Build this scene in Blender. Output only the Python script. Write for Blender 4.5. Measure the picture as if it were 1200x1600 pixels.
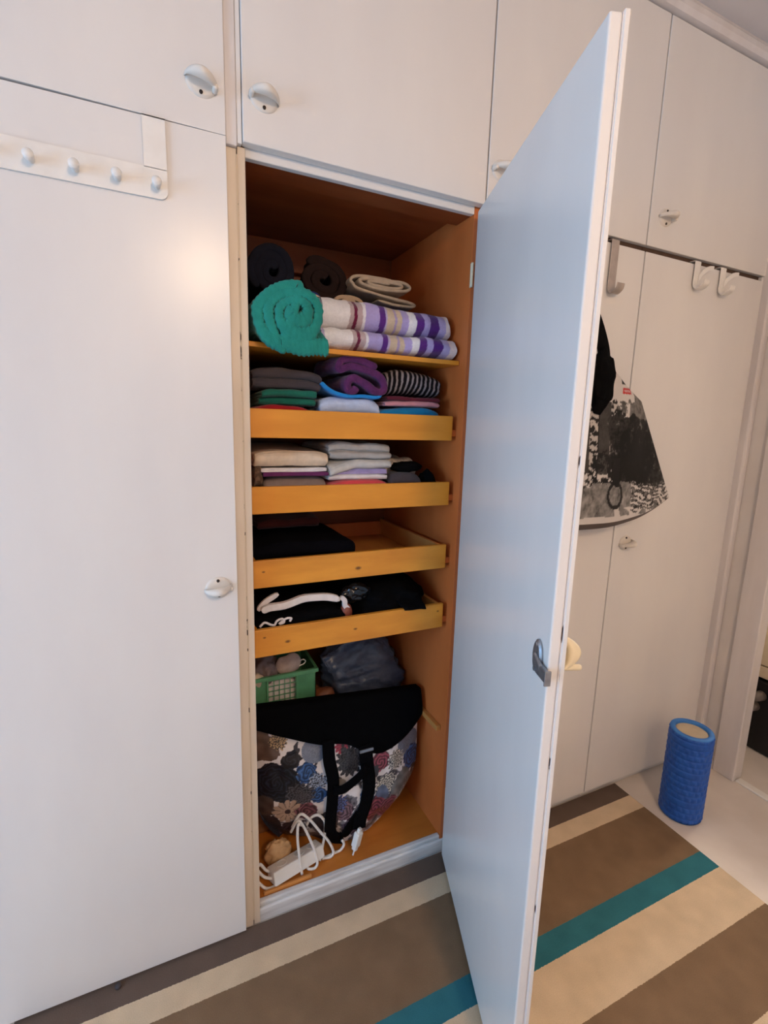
import bpy, bmesh, math, random
from mathutils import Vector, Matrix, noise
PI = math.pi
for o in list(bpy.data.objects):
    bpy.data.objects.remove(o)
S = bpy.context.scene
COL = S.collection


def lin(r, g, b):
    f = lambda v: (v / 255 / 12.92) if v / 255 <= 0.04045 else ((v / 255 + 0.055) / 1.055) ** 2.4
    return (f(r), f(g), f(b), 1.0)


# ------------------------------------------------------------------ camera
yaw, pitch, roll = 0.435625, -0.176358, 0.0286046
fwd = Vector((math.sin(yaw) * math.cos(pitch), math.cos(yaw) * math.cos(pitch), math.sin(pitch)))
rgt = Vector((math.cos(yaw), -math.sin(yaw), 0))
up = rgt.cross(fwd)
r2 = rgt * math.cos(roll) + up * math.sin(roll)
u2 = up * math.cos(roll) - rgt * math.sin(roll)
cd = bpy.data.cameras.new('camera')
cam = bpy.data.objects.new('camera', cd)
COL.objects.link(cam)
m = Matrix.Identity(4)
for i in range(3):
    m[i][0], m[i][1], m[i][2] = r2[i], u2[i], -fwd[i]
m.translation = Vector((-0.192479, -1.156338, 1.368969))
cam.matrix_world = m
cd.sensor_fit = 'HORIZONTAL'
cd.sensor_width = 36
cd.lens = 36 * 757.35 / 1200
cd.clip_start = 0.02
S.camera = cam

# ------------------------------------------------------------------ light
w = bpy.data.worlds.new('world')
S.world = w
w.use_nodes = True
bg = w.node_tree.nodes['Background']
bg.inputs[0].default_value = (0.62, 0.75, 1.0, 1)
bg.inputs[1].default_value = 0.6


def area(name, loc, target, sx, sy, col, power):
    d = bpy.data.lights.new(name, 'AREA')
    d.shape = 'RECTANGLE'
    d.size, d.size_y = sx, sy
    d.color = col
    d.energy = power
    o = bpy.data.objects.new(name, d)
    COL.objects.link(o)
    o.location = loc
    o.rotation_euler = (Vector(target) - Vector(loc)).to_track_quat('-Z', 'Y').to_euler()
    return o


# daylight that enters by the window of the wall on the left
area('window_daylight', (-2.55, -1.07, 1.20), (0, -0.85, 0.9), 0.95, 1.35, (0.34, 0.64, 1.0), 44)
# a warm ceiling lamp behind the photographer
ld = bpy.data.lights.new('ceiling_lamp_light', 'POINT')
ld.energy = 45
ld.color = (1.0, 0.69, 0.42)
ld.shadow_soft_size = 0.10
lo = bpy.data.objects.new('ceiling_lamp_light', ld)
COL.objects.link(lo)
lo.location = (0.12, -2.20, 2.26)

# the lamp that is on in the room beyond the doorway
ld2 = bpy.data.lights.new('next_room_lamp_light', 'POINT')
ld2.energy = 60
ld2.color = (1.0, 0.90, 0.78)
ld2.shadow_soft_size = 0.12
lo2 = bpy.data.objects.new('next_room_lamp_light', ld2)
COL.objects.link(lo2)
lo2.location = (2.95, 0.02, 2.12)

S.view_settings.view_transform = 'Standard'
S.view_settings.look = 'None'
S.view_settings.gamma = 1
S.view_settings.use_curve_mapping = False
S.view_settings.exposure = 0.0


# ------------------------------------------------------------------ materials
def mat(name, c1, c2=None, rough=0.8, scale=(30, 30, 30), bump=0.0, bscale=300, metal=0.0, spec=0.5,
        detail=4, lo_=0.35, hi=0.65, attr=False, bdist=0.002, sheen=0.0, alpha=None, trans=0.0):
    mt = bpy.data.materials.new(name)
    mt.use_nodes = True
    nt = mt.node_tree
    N, L = nt.nodes, nt.links
    p = N['Principled BSDF']
    p.inputs['Roughness'].default_value = rough
    p.inputs['Metallic'].default_value = metal
    p.inputs['Specular IOR Level'].default_value = spec
    if sheen:
        p.inputs['Sheen Weight'].default_value = sheen
    if trans:
        p.inputs['Transmission Weight'].default_value = trans
    tc = N.new('ShaderNodeTexCoord')
    mp = N.new('ShaderNodeMapping')
    mp.inputs['Scale'].default_value = scale
    L.new(tc.outputs['Object'], mp.inputs[0])
    nz = N.new('ShaderNodeTexNoise')
    nz.inputs['Scale'].default_value = 1.0
    nz.inputs['Detail'].default_value = detail
    L.new(mp.outputs[0], nz.inputs['Vector'])
    if c2 is None:
        c2 = tuple(min(1, v * 0.86) for v in c1[:3]) + (1,)
    rp = N.new('ShaderNodeValToRGB')
    rp.color_ramp.elements[0].position = lo_
    rp.color_ramp.elements[1].position = hi
    rp.color_ramp.elements[0].color = c2
    rp.color_ramp.elements[1].color = c1
    L.new(nz.outputs['Fac'], rp.inputs[0])
    if attr:
        at = N.new('ShaderNodeAttribute')
        at.attribute_name = 'Col'
        mx = N.new('ShaderNodeMix')
        mx.data_type = 'RGBA'
        mx.blend_type = 'MULTIPLY'
        mx.inputs[0].default_value = 1.0
        L.new(at.outputs['Color'], mx.inputs[6])
        L.new(rp.outputs[0], mx.inputs[7])
        L.new(mx.outputs[2], p.inputs['Base Color'])
    else:
        L.new(rp.outputs[0], p.inputs['Base Color'])
    if bump:
        n2 = N.new('ShaderNodeTexNoise')
        n2.inputs['Scale'].default_value = bscale
        n2.inputs['Detail'].default_value = 3
        L.new(tc.outputs['Object'], n2.inputs['Vector'])
        b = N.new('ShaderNodeBump')
        b.inputs['Strength'].default_value = bump
        b.inputs['Distance'].default_value = bdist
        L.new(n2.outputs['Fac'], b.inputs['Height'])
        L.new(b.outputs[0], p.inputs['Normal'])
    return mt


def fabric(name, rgb, dark=0.88, **k):
    c = lin(*rgb)
    kw = dict(rough=0.95, scale=(60, 60, 60), bump=0.35, bscale=420, spec=0.2, sheen=0.15)
    kw.update(k)
    return mat(name, c, tuple(v * dark for v in c[:3]) + (1,), **kw)


def chipped(name, base, dark, scale, lo_, hi, rough=0.5):
    return mat(name, base, dark, rough=rough, scale=scale, lo_=lo_, hi=hi, detail=3)


M = {}
M['paint'] = mat('white_gloss_paint', lin(232, 228, 224), lin(227, 223, 220), rough=0.27, scale=(6, 6, 2), bump=0.04, bscale=40, spec=0.45)
M['cream'] = mat('aged_cream_paint', lin(226, 210, 190), lin(217, 200, 178), rough=0.45, scale=(30, 30, 5))
M['chip'] = chipped('cream_paint_chipped_to_bare_wood', lin(214, 196, 170), lin(58, 44, 34), (60, 60, 34), 0.33, 0.37)
M['wchip'] = chipped('white_paint_chipped_at_edge', lin(222, 214, 210), lin(70, 55, 50), (50, 50, 22), 0.33, 0.38)
M['trimw'] = mat('white_trim_paint', lin(226, 220, 218), lin(214, 207, 204), rough=0.45, scale=(12, 12, 3))
M['sillw'] = mat('worn_white_sill_paint', lin(226, 224, 222), lin(196, 192, 190), rough=0.5, scale=(8, 40, 60))
M['wall'] = mat('off_white_wall', lin(224, 218, 214), lin(220, 213, 208), rough=0.7, scale=(8, 8, 8), bump=0.1, bscale=120)
M['ceil'] = mat('ceiling_paint', lin(218, 214, 214), lin(213, 208, 208), rough=0.85, scale=(6, 6, 6), bump=0.1, bscale=90)
M['vinyl'] = mat('pale_vinyl_floor', lin(224, 214, 205), lin(215, 204, 194), rough=0.45, scale=(7, 7, 7), bump=0.05, bscale=80)
M['plastic'] = mat('white_plastic', lin(238, 234, 228), lin(234, 229, 222), rough=0.35, scale=(30, 30, 30))
M['knobw'] = mat('aged_white_handle_plastic', lin(230, 222, 212), lin(224, 215, 204), rough=0.5, scale=(30, 30, 30), spec=.3)
M['ivory'] = mat('ivory_plastic', lin(238, 226, 196), lin(232, 218, 186), rough=0.35, scale=(30, 30, 30))
M['screw'] = mat('dark_screw', lin(70, 60, 55), rough=0.4, metal=0.8)
M['steel'] = mat('grey_cast_metal', lin(168, 170, 176), lin(140, 143, 150), rough=0.36, metal=0.8, scale=(40, 40, 40), bump=0.1)
M['greyhook'] = mat('grey_hook_metal', lin(186, 174, 166), lin(172, 160, 152), rough=0.35, metal=0.25)
M['dark'] = mat('shaded_frame_rail_brown', lin(92, 70, 57), lin(80, 60, 48), rough=0.95)  # brown darkened to carry the shadow on the frame rail behind the seam
M['black'] = mat('matt_black_plastic', lin(16, 14, 16), rough=0.5)
M['lampg'] = mat('opal_lamp_glass', lin(250, 240, 225), rough=0.4)


def wood(name, c1, c2, scale, knots=(), rough=0.42):
    mt = mat(name, lin(*c1), lin(*c2), rough=rough, scale=scale, detail=6, lo_=0.3, hi=0.7, bump=0.08, bscale=150, spec=0.4)
    if knots:
        nt = mt.node_tree
        N, L = nt.nodes, nt.links
        p = N['Principled BSDF']
        src = p.inputs['Base Color'].links[0].from_socket
        tc = N.new('ShaderNodeTexCoord')
        for (x, z, r) in knots:
            sx = N.new('ShaderNodeVectorMath')
            sx.operation = 'SUBTRACT'
            L.new(tc.outputs['Object'], sx.inputs[0])
            sx.inputs[1].default_value = (x, 0, z)
            ml = N.new('ShaderNodeVectorMath')
            ml.operation = 'MULTIPLY'
            L.new(sx.outputs[0], ml.inputs[0])
            ml.inputs[1].default_value = (0.55, 0, 1)
            ln = N.new('ShaderNodeVectorMath')
            ln.operation = 'LENGTH'
            L.new(ml.outputs[0], ln.inputs[0])
            mr = N.new('ShaderNodeMapRange')
            mr.inputs[1].default_value = r * 0.4
            mr.inputs[2].default_value = r
            mr.inputs[3].default_value = 0.85
            mr.inputs[4].default_value = 0.0
            L.new(ln.outputs['Value'], mr.inputs[0])
            mx = N.new('ShaderNodeMix')
            mx.data_type = 'RGBA'
            L.new(mr.outputs[0], mx.inputs[0])
            L.new(src, mx.inputs[6])
            mx.inputs[7].default_value = lin(92, 50, 22)
            src = mx.outputs[2]
        L.new(src, p.inputs['Base Color'])
    return mt


M['panel'] = wood('brown_hardboard_panel', (208, 116, 60), (192, 102, 50), (9, 9, 3))
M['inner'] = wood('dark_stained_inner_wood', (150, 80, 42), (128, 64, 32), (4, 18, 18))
M['floorw'] = wood('orange_varnished_base', (204, 128, 54), (184, 110, 42), (4, 22, 22))
M['front1'] = wood('honey_varnished_birch', (228, 152, 50), (212, 135, 38), (5, 30, 26))
M['front2'] = wood('honey_varnished_birch_with_knots', (228, 156, 56), (202, 128, 42), (5, 30, 22), knots=((0.285, 0.985, 0.006), (0.03, 1.0, 0.003), (0.09, 0.805, 0.005), (0.03, 0.825, 0.003), (0.545, 0.825, 0.003), (0.28, 0.81, 0.004)))
M['cleat'] = wood('pale_wooden_cleat', (214, 150, 84), (196, 130, 66), (20, 4, 20))


# ------------------------------------------------------------------ mesh helpers
def obj(name, me, mt=None, parent=None, smooth=False):
    o = bpy.data.objects.new(name, me)
    COL.objects.link(o)
    if mt is not None:
        for x in (mt if isinstance(mt, (list, tuple)) else [mt]):
            me.materials.append(x)
    if parent is not None:
        o.parent = parent
        if parent.type == 'EMPTY':
            o.matrix_parent_inverse = Matrix.Translation(parent.location).inverted()
    if smooth:
        for pl in me.polygons:
            pl.use_smooth = True
    return o


def pyd(v, f):
    me = bpy.data.meshes.new('m')
    me.from_pydata([tuple(x) for x in v], [], f)
    bm = bmesh.new()
    bm.from_mesh(me)
    bmesh.ops.recalc_face_normals(bm, faces=bm.faces)
    bm.to_mesh(me)
    bm.free()
    return me


def box_bm(bm, x0, x1, y0, y1, z0, z1, bev=0.0, seg=2, mi=0):
    r = bmesh.ops.create_cube(bm, size=1)
    vs = r['verts']
    for v in vs:
        v.co = Vector((x0 + (v.co.x + .5) * (x1 - x0), y0 + (v.co.y + .5) * (y1 - y0), z0 + (v.co.z + .5) * (z1 - z0)))
    fs = set(f for v in vs for f in v.link_faces)
    for f in fs:
        f.material_index = mi
    if bev:
        es = list(set(e for v in vs for e in v.link_edges))
        r = bmesh.ops.bevel(bm, geom=es, offset=bev, segments=seg, affect='EDGES', profile=0.5)
        for f in r['faces']:
            f.material_index = mi
        vs = list(set(v for f in r['faces'] for v in f.verts))
    return vs


def bm_mesh(bm):
    me = bpy.data.meshes.new('m')
    bmesh.ops.recalc_face_normals(bm, faces=bm.faces)
    bm.to_mesh(me)
    bm.free()
    return me


def box(name, x0, x1, y0, y1, z0, z1, mt, parent=None, bev=0.0015, T=None):
    bm = bmesh.new()
    box_bm(bm, x0, x1, y0, y1, z0, z1, bev)
    if T is not None:
        bm.transform(T)
    return obj(name, bm_mesh(bm), mt, parent)


def boxes(name, lst, mt, parent=None, bev=0.0, T=None):
    bm = bmesh.new()
    for b in lst:
        box_bm(bm, *b, bev=bev, seg=1)
    if T is not None:
        bm.transform(T)
    return obj(name, bm_mesh(bm), mt, parent)


def cr(pts, n=6, closed=False):
    """Catmull-Rom samples through points of any dimension"""
    P = [tuple(p) for p in pts]
    out = []
    k = len(P)
    segs = k if closed else k - 1
    for i in range(segs):
        if closed:
            a, b, c, d = P[(i - 1) % k], P[i], P[(i + 1) % k], P[(i + 2) % k]
        else:
            a, b, c, d = P[max(i - 1, 0)], P[i], P[i + 1], P[min(i + 2, k - 1)]
        for j in range(n):
            t = j / n
            out.append(tuple(0.5 * (2 * b[q] + (c[q] - a[q]) * t + (2 * a[q] - 5 * b[q] + 4 * c[q] - d[q]) * t * t + (3 * b[q] - a[q] - 3 * c[q] + d[q]) * t ** 3) for q in range(len(b))))
    if not closed:
        out.append(P[-1])
    return out


def tube(name, pts, r, mt, parent=None, seg=8, n=6, flat=None, sm=True):
    """round (or flat, with flat=(width, thickness, widthdir)) band along a smooth path"""
    S_ = [Vector(p) for p in cr(pts, n)]
    V, F = [], []
    prev = None
    for i, p in enumerate(S_):
        t = (S_[min(i + 1, len(S_) - 1)] - S_[max(i - 1, 0)]).normalized()
        if flat:
            ref = Vector(flat[2])
            a = (ref - t * ref.dot(t)).normalized()
        else:
            a = prev if prev is not None else (Vector((0, 0, 1)) if abs(t.z) < 0.9 else Vector((1, 0, 0)))
            a = (a - t * a.dot(t)).normalized()
            prev = a
        b = t.cross(a)
        for j in range(seg):
            th = 2 * PI * j / seg
            if flat:
                ca, sa = math.cos(th), math.sin(th)
                ca = math.copysign(abs(ca) ** 0.4, ca)
                sa = math.copysign(abs(sa) ** 0.6, sa)
                V.append(p + a * (ca * flat[0] / 2) + b * (sa * flat[1] / 2))
            else:
                V.append(p + a * (math.cos(th) * r) + b * (math.sin(th) * r))
    for i in range(len(S_) - 1):
        for j in range(seg):
            j2 = (j + 1) % seg
            F.append((i * seg + j, i * seg + j2, (i + 1) * seg + j2, (i + 1) * seg + j))
    F.append(tuple(range(seg)))
    F.append(tuple((len(S_) - 1) * seg + j for j in range(seg)))
    return obj(name, pyd(V, F), mt, parent, sm)


def lathe_mesh(prof, seg=32, center=(0, 0, 0)):
    V, F = [], []
    k = len(prof)
    for j in range(seg):
        a = 2 * PI * j / seg
        for r, z in prof:
            V.append((center[0] + r * math.cos(a), center[1] + r * math.sin(a), center[2] + z))
    for j in range(seg):
        j2 = (j + 1) % seg
        for i in range(k - 1):
            F.append((j * k + i, j2 * k + i, j2 * k + i + 1, j * k + i + 1))
    me = pyd(V, F)
    bm = bmesh.new()
    bm.from_mesh(me)
    bmesh.ops.remove_doubles(bm, verts=bm.verts, dist=1e-5)
    bm.to_mesh(me)
    bm.free()
    return me


def colour(me, fn):
    ca = me.color_attributes.new('Col', 'FLOAT_COLOR', 'POINT')
    for i, v in enumerate(me.vertices):
        ca.data[i].color = fn(v.co)


def nv(p, s, seed=0.0):
    return noise.noise_vector(Vector((p[0] * s + seed * 7.3, p[1] * s - seed * 3.1, p[2] * s + seed * 1.7)))


def ribbon(name, path, th, O, A, B, E, mt, parent=None, n=4, ne=14, amp=0.003, sc=22, seed=1.0, rib=0.0, ribf=0.0,
           shift=None, colf=None, soft=None):
    """a cloth of real thickness folded along a 2D path (a,b) and extruded along E"""
    P = cr(path, n)
    O, A, B, E = Vector(O), Vector(A), Vector(B), Vector(E)
    k = len(P)
    nrm = []
    for i in range(k):
        dx = P[min(i + 1, k - 1)][0] - P[max(i - 1, 0)][0]
        dy = P[min(i + 1, k - 1)][1] - P[max(i - 1, 0)][1]
        l = math.hypot(dx, dy) or 1
        nrm.append((-dy / l, dx / l))
    s = 0.0
    V, F = [], []
    es = [0.0, 0.012] + [j / ne for j in range(1, ne)] + [0.988, 1.0]
    for ei, e in enumerate(es):
        tf = 0.62 if ei in (0, len(es) - 1) else 1.0
        Lf, Rt = [], []
        s = 0.0
        for i in range(k):
            if i:
                s += math.hypot(P[i][0] - P[i - 1][0], P[i][1] - P[i - 1][1])
            h = th / 2 * tf
            ed = min(i, k - 1 - i)
            if ed == 0:
                h *= 0.45
            elif ed == 1:
                h *= 0.85
            if rib:
                h *= 1 + rib * math.sin(s * ribf)
            for lst, sg in ((Lf, 1), (Rt, -1)):
                q = O + A * (P[i][0] + nrm[i][0] * h * sg) + B * (P[i][1] + nrm[i][1] * h * sg) + E * e
                lst.append(q)
        for q in Lf + Rt[::-1]:
            q = q + nv(q, sc, seed) * amp + nv(q, sc * 0.35, seed + 4) * amp * 1.3
            if soft:
                rel = (q.z - soft[0]) / soft[1]
                q = q + Vector((0.004 * noise.noise(Vector((q.z * 70, seed, 0))), 0.007 * noise.noise(Vector((q.x * 16, q.z * 40, seed))) if q.y < soft[2] + .06 else 0, -soft[1] * 0.16 * rel * abs(2 * e - 1) ** 5 + soft[1] * .08 * rel * noise.noise(Vector((q.x * 14, seed * 2, 1)))))
            if shift:
                q = q + Vector(shift(q, e))
            V.append(q)
    R = 2 * k
    ns = len(es)
    for e in range(ns - 1):
        for i in range(R):
            i2 = (i + 1) % R
            F.append((e * R + i, e * R + i2, (e + 1) * R + i2, (e + 1) * R + i))
    for base in (0, (ns - 1) * R):
        for i in range(k - 1):
            F.append((base + i, base + i + 1, base + R - 2 - i, base + R - 1 - i))
    me = pyd(V, F)
    if colf:
        colour(me, colf)
    return obj(name, me, mt, parent, True)


def serp(n, depth, h, uneven=0.0, seed=1, front=None):
    """zigzag fold of n layers; a = 0 is the front, noses at the front"""
    rnd = random.Random(seed)
    t = h / n
    pts = []
    for i in range(n):
        b = (i + .5) * t
        off = rnd.uniform(0, uneven)
        fr = t * 0.75 + off
        if front:
            fr += front[i // 2 % len(front)]
        lay = [(depth, b), (depth * 0.66, b), (depth * 0.33 + fr * .5, b), (fr + t * 0.75, b)]
        if i % 2 == 0:
            pts += lay + [(fr + t * .5 - t * .5 * math.cos(g), b + t * .5 + t * .5 * math.sin(g)) for g in (-1.15, -.5, 0.0, .5, 1.15)]
        else:
            pts += lay[::-1]
            if i < n - 1:
                pts += [(depth + t * 0.45, b + t * 0.25), (depth + t * 0.55, b + t * 0.5), (depth + t * 0.45, b + t * 0.75)]
    return pts


def tag(o, label, cat, group=None):
    o['label'] = label
    o['category'] = cat
    if group:
        o['group'] = group
    return o


def slab(name, x0, x1, y0, y1, z0, z1, n, mt, label, cat, group, seed=1, amp=0.003, uneven=0.004, shift=None, colf=None, sc=22, ne=14, front=None, fill=0.97):
    h = z1 - z0
    o = ribbon(name, serp(n, y1 - y0, h, uneven, seed, front), h / n * fill, (x0, y0, z0), (0, 1, 0), (0, 0, 1), (x1 - x0, 0, 0), mt,
               amp=amp, seed=seed, shift=shift, colf=colf, sc=sc, ne=ne, soft=(z0, h, y0))
    return tag(o, label, cat, group)


def blob_mesh(c, r, amp=0.2, sc=2.0, seed=1.0, sub=4, ridge=False, flat_z=None, power=1.0):
    bm = bmesh.new()
    bmesh.ops.create_icosphere(bm, subdivisions=sub, radius=1)
    for v in bm.verts:
        d = v.co.normalized()
        if power != 1.0:
            d = Vector([math.copysign(abs(q) ** power, q) for q in d])
        k = noise.noise(d * sc + Vector((seed * 5.1, seed, -seed * 2)))
        k += 0.5 * noise.noise(d * sc * 2.3 + Vector((seed, seed * 3, seed)))
        if ridge:
            k = 0.35 - 1.6 * abs(k)
        d = d * (1 + amp * k)
        p = Vector((c[0] + d.x * r[0], c[1] + d.y * r[1], c[2] + d.z * r[2]))
        if flat_z is not None and p.z < flat_z:
            p.z = flat_z + (p.z - flat_z) * 0.02
        v.co = p
    return bm_mesh(bm)


def thing(name, loc, label, cat, group=None):
    o = bpy.data.objects.new(name, None)
    COL.objects.link(o)
    o.location = loc
    o.empty_display_size = 0.05
    return tag(o, label, cat, group)


def struct(o):
    o['kind'] = 'structure'
    return o


# ------------------------------------------------------------------ the room
ZC = 2.60
XR = 1.85
struct(box('floor', -2.7, 3.5, -2.8, 0.6, -0.06, 0.0, M['vinyl'], bev=0))
struct(box('ceiling', -2.7, 3.5, -2.8, 0.6, ZC, ZC + 0.06, M['ceil'], bev=0))
struct(boxes('wall_right', [(XR, XR + .05, -0.158, 0.6, 0, ZC), (XR, XR + .05, -1.03, -0.158, 2.06, ZC), (XR, XR + .05, -2.74, -1.03, 0, ZC)], M['wall']))
struct(box('wall_back', -2.7, 3.5, -2.8, -2.74, 0, ZC, M['wall'], bev=0))
struct(boxes('wall_left', [(-2.7, -2.62, -2.74, -1.60, 0, ZC), (-2.7, -2.62, -0.55, 0.6, 0, ZC), (-2.7, -2.62, -1.60, -0.55, 0, 0.45), (-2.7, -2.62, -1.60, -0.55, 1.95, ZC)], M['wall']))
struct(box('wall_front', -2.62, -0.655, 0.0, 0.08, 0, ZC, M['wall'], bev=0))
struct(box('wall_cupboard_rear', -0.655, 3.5, 0.54, 0.6, 0, ZC, M['wall'], bev=0))
struct(box('wall_far', 3.42, 3.5, -2.74, 0.54, 0, ZC, M['wall'], bev=0))
wf = struct(boxes('window_1', [(-2.66, -2.61, -1.60, -1.56, .45, 1.95), (-2.66, -2.61, -.59, -.55, .45, 1.95), (-2.66, -2.61, -1.60, -.55, .45, .49), (-2.66, -2.61, -1.60, -.55, 1.91, 1.95)], M['trimw']))
box('window_sill', -2.64, -2.57, -1.65, -.5, 0.41, 0.448, M['trimw'], wf)
# ceiling cornice over the cupboards
bm = bmesh.new()
prof = [(-0.018, 2.553), (-0.034, 2.556), (-0.042, 2.568), (-0.042, 2.584), (-0.036, 2.592), (-0.034, 2.6), (0.02, 2.6), (0.02, 2.553)]
V = [(x, y, z) for x in (-0.655, XR) for (y, z) in prof]
k = len(prof)
F = [(i, (i + 1) % k, k + (i + 1) % k, k + i) for i in range(k)] + [tuple(range(k)), tuple(range(k, 2 * k))]
bm.free()
struct(obj('trim_1', pyd(V, F), M['trimw']))
# corner bead and doorway casing on the right
struct(box('trim_2', XR - 0.028, XR, -0.052, -0.001, 0.0, 2.552, M['trimw'], bev=0.008))
tr = struct(box('trim_3', XR - 0.016, XR + 0.001, -0.190, -0.108, 0.0, 2.14, M['trimw'], bev=0.004))
box('jamb', XR + 0.0012, XR + 0.051, -0.184, -0.1585, 0.0, 2.06, M['trimw'], tr, bev=0.002)
struct(box('trim_4', XR - 0.016, XR + 0.001, -1.10, -1.02, 0.0, 2.14, M['trimw'], bev=0.004))
struct(box('trim_5', XR - 0.016, XR + 0.001, -1.02, -0.190, 2.06, 2.14, M['trimw'], bev=0.004))
struct(box('baseboard_right', XR - 0.012, XR, -0.1075, -0.053, 0.0, 0.035, M['trimw'], bev=0.003))
struct(box('trim_6', XR - 0.004, XR + 0.03, -1.02, -0.191, 0.0, 0.008, M['plastic'], bev=0.003))

# ------------------------------------------------------------------ cupboard handle
def handle_mesh(rot=0.0, flip=1, tongue=0.022):
    """turn handle: domed plate, two screws, bowed grip and a peg; +y points out of the door"""
    bm = bmesh.new()
    prof = [(0.0, 0.0060), (0.012, 0.0060), (0.021, 0.0052), (0.0262, 0.0035), (0.0275, 0.0), (0.0, 0.0)]
    seg = 28
    rings = []
    for r, y in prof[:5]:
        if r == 0:
            rings.append([bm.verts.new((0, y, 0))])
        else:
            rings.append([bm.verts.new((r * math.cos(2 * PI * j / seg) * 1.06, y, r * math.sin(2 * PI * j / seg) * 0.95)) for j in range(seg)])
    for a, b in zip(rings, rings[1:]):
        for j in range(seg):
            j2 = (j + 1) % seg
            if len(a) == 1:
                bm.faces.new((a[0], b[j], b[j2]))
            else:
                bm.faces.new((a[j], b[j], b[j2], a[j2]))
    # bowed grip: a crescent bar bent outward
    q = 14
    ring = []
    for i in range(q + 1):
        t = i / q
        x = -0.031 + 0.062 * t
        y = 0.004 + 0.029 * math.sin(PI * t) ** 0.6
        hz = 0.004 + 0.0045 * math.sin(PI * t)
        ty = 0.0036 + 0.0085 * math.sin(PI * t)
        ring.append([bm.verts.new((x * 1.0, y + ty * sy, hz * sz)) for sy, sz in ((-1, -.7), (-1, .7), (-.3, 1), (.6, .9), (1, .4), (1, -.4), (.6, -.9), (-.3, -1))])
    for a, b in zip(ring, ring[1:]):
        for j in range(8):
            j2 = (j + 1) % 8
            bm.faces.new((a[j], b[j], b[j2], a[j2]))
    bm.faces.new(ring[0])
    bm.faces.new(ring[-1])
    # peg at one end of the grip
    for (px, pr, y0, y1) in ((0.026 * flip, 0.0055, 0.004, tongue),):
        rr = [[bm.verts.new((px + pr * f * math.cos(2 * PI * j / 12), y, pr * f * math.sin(2 * PI * j / 12) - 0.004)) for j in range(12)] for f, y in ((1, y0), (1, y1 - .003), (.7, y1))]
        for a, b in zip(rr, rr[1:]):
            for j in range(12):
                bm.faces.new((a[j], b[j], b[(j + 1) % 12], a[(j + 1) % 12]))
        bm.faces.new(rr[-1])
    bmesh.ops.rotate(bm, verts=bm.verts, cent=(0, 0, 0), matrix=Matrix.Rotation(rot, 3, 'Y'))
    for zz in (-0.018, 0.018):
        c = Vector((0, 0.0055, zz))
        c = Matrix.Rotation(rot * 0.3, 3, 'Y') @ c
        vs = [bm.verts.new((c.x + .0035 * math.cos(2 * PI * j / 12), c.y + .0012, c.z + .0035 * math.sin(2 * PI * j / 12))) for j in range(12)]
        vb = [bm.verts.new((c.x + .0037 * math.cos(2 * PI * j / 12), c.y - .002, c.z + .0037 * math.sin(2 * PI * j / 12))) for j in range(12)]
        f = bm.faces.new(vs)
        f.material_index = 1
        for j in range(12):
            f = bm.faces.new((vs[j], vb[j], vb[(j + 1) % 12], vs[(j + 1) % 12]))
            f.material_index = 1
    return bm


def handle(parent, x, z, rot=0.0, flip=1, yf=-0.025, T=None, mt=None, tongue=0.022):
    bm = handle_mesh(rot, flip, tongue)
    if T is None:
        T = Matrix.Translation((x, yf + 0.0005, z)) @ Matrix.Diagonal((1, -1, 1, 1))
    bm.transform(T)
    return obj('handle', bm_mesh(bm), [mt or M['knobw'], M['screw']], parent, True)


# ------------------------------------------------------------------ the cupboards
YF, YB = -0.025, -0.0015     # faces of the closed doors
ZS = 1.9326                   # seam between lower and upper doors
W = 0.58
cabs = []


def closed_unit(x0, x1, label, gap_lo, gap_hi, lower=True):
    t = thing('wardrobe_cabinet', (x0, 0, 0), label, 'cabinet', 'fitted cupboards along the wall')
    xs0, xs1 = x0 - 0.0, x1
    boxes('carcass', [(xs0 + .001, xs1 - .001, 0.0, 0.53, 0.03, 2.552)], M['cream'], t)
    box('plinth', xs0 + .001, xs1 - .001, -0.004, 0.001, 0.0, 0.05, M['sillw'], t, bev=0.001)
    return t


# bay with the closed door on the left
c1 = closed_unit(-0.655, -0.019, 'leftmost cupboard with closed white door carrying a peg rail', 0, 0)
d = box('door', -0.645, -0.0404, YF, YB, 0.016, ZS - 0.002, M['paint'], c1, bev=0.0008)
for v in d.data.vertices:
    if v.co.z > 1.5:            # the gap above the door closes towards its handle side
        v.co.z -= 0.006 * max(0.0, min(1.0, (-0.04 - v.co.x) / 0.6)) - 0.0025
handle(d, -0.083, 0.989, rot=-0.12, flip=1)
d = box('upper_door', -0.645, -0.0404, YF, YB, ZS + 0.0012, 2.546, M['paint'], c1, bev=0.0006)
handle(d, -0.084, 2.014, rot=0.22, flip=1)
box('stile', -0.0398, -0.0185, -0.010, -0.0005, 0.004, ZS - 0.01, M['cream'], c1, bev=0.002)
box('upper_stile', -0.0398, -0.0175, -0.019, -0.0005, ZS - 0.0095, 2.55, M['trimw'], c1, bev=0.002)

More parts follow.
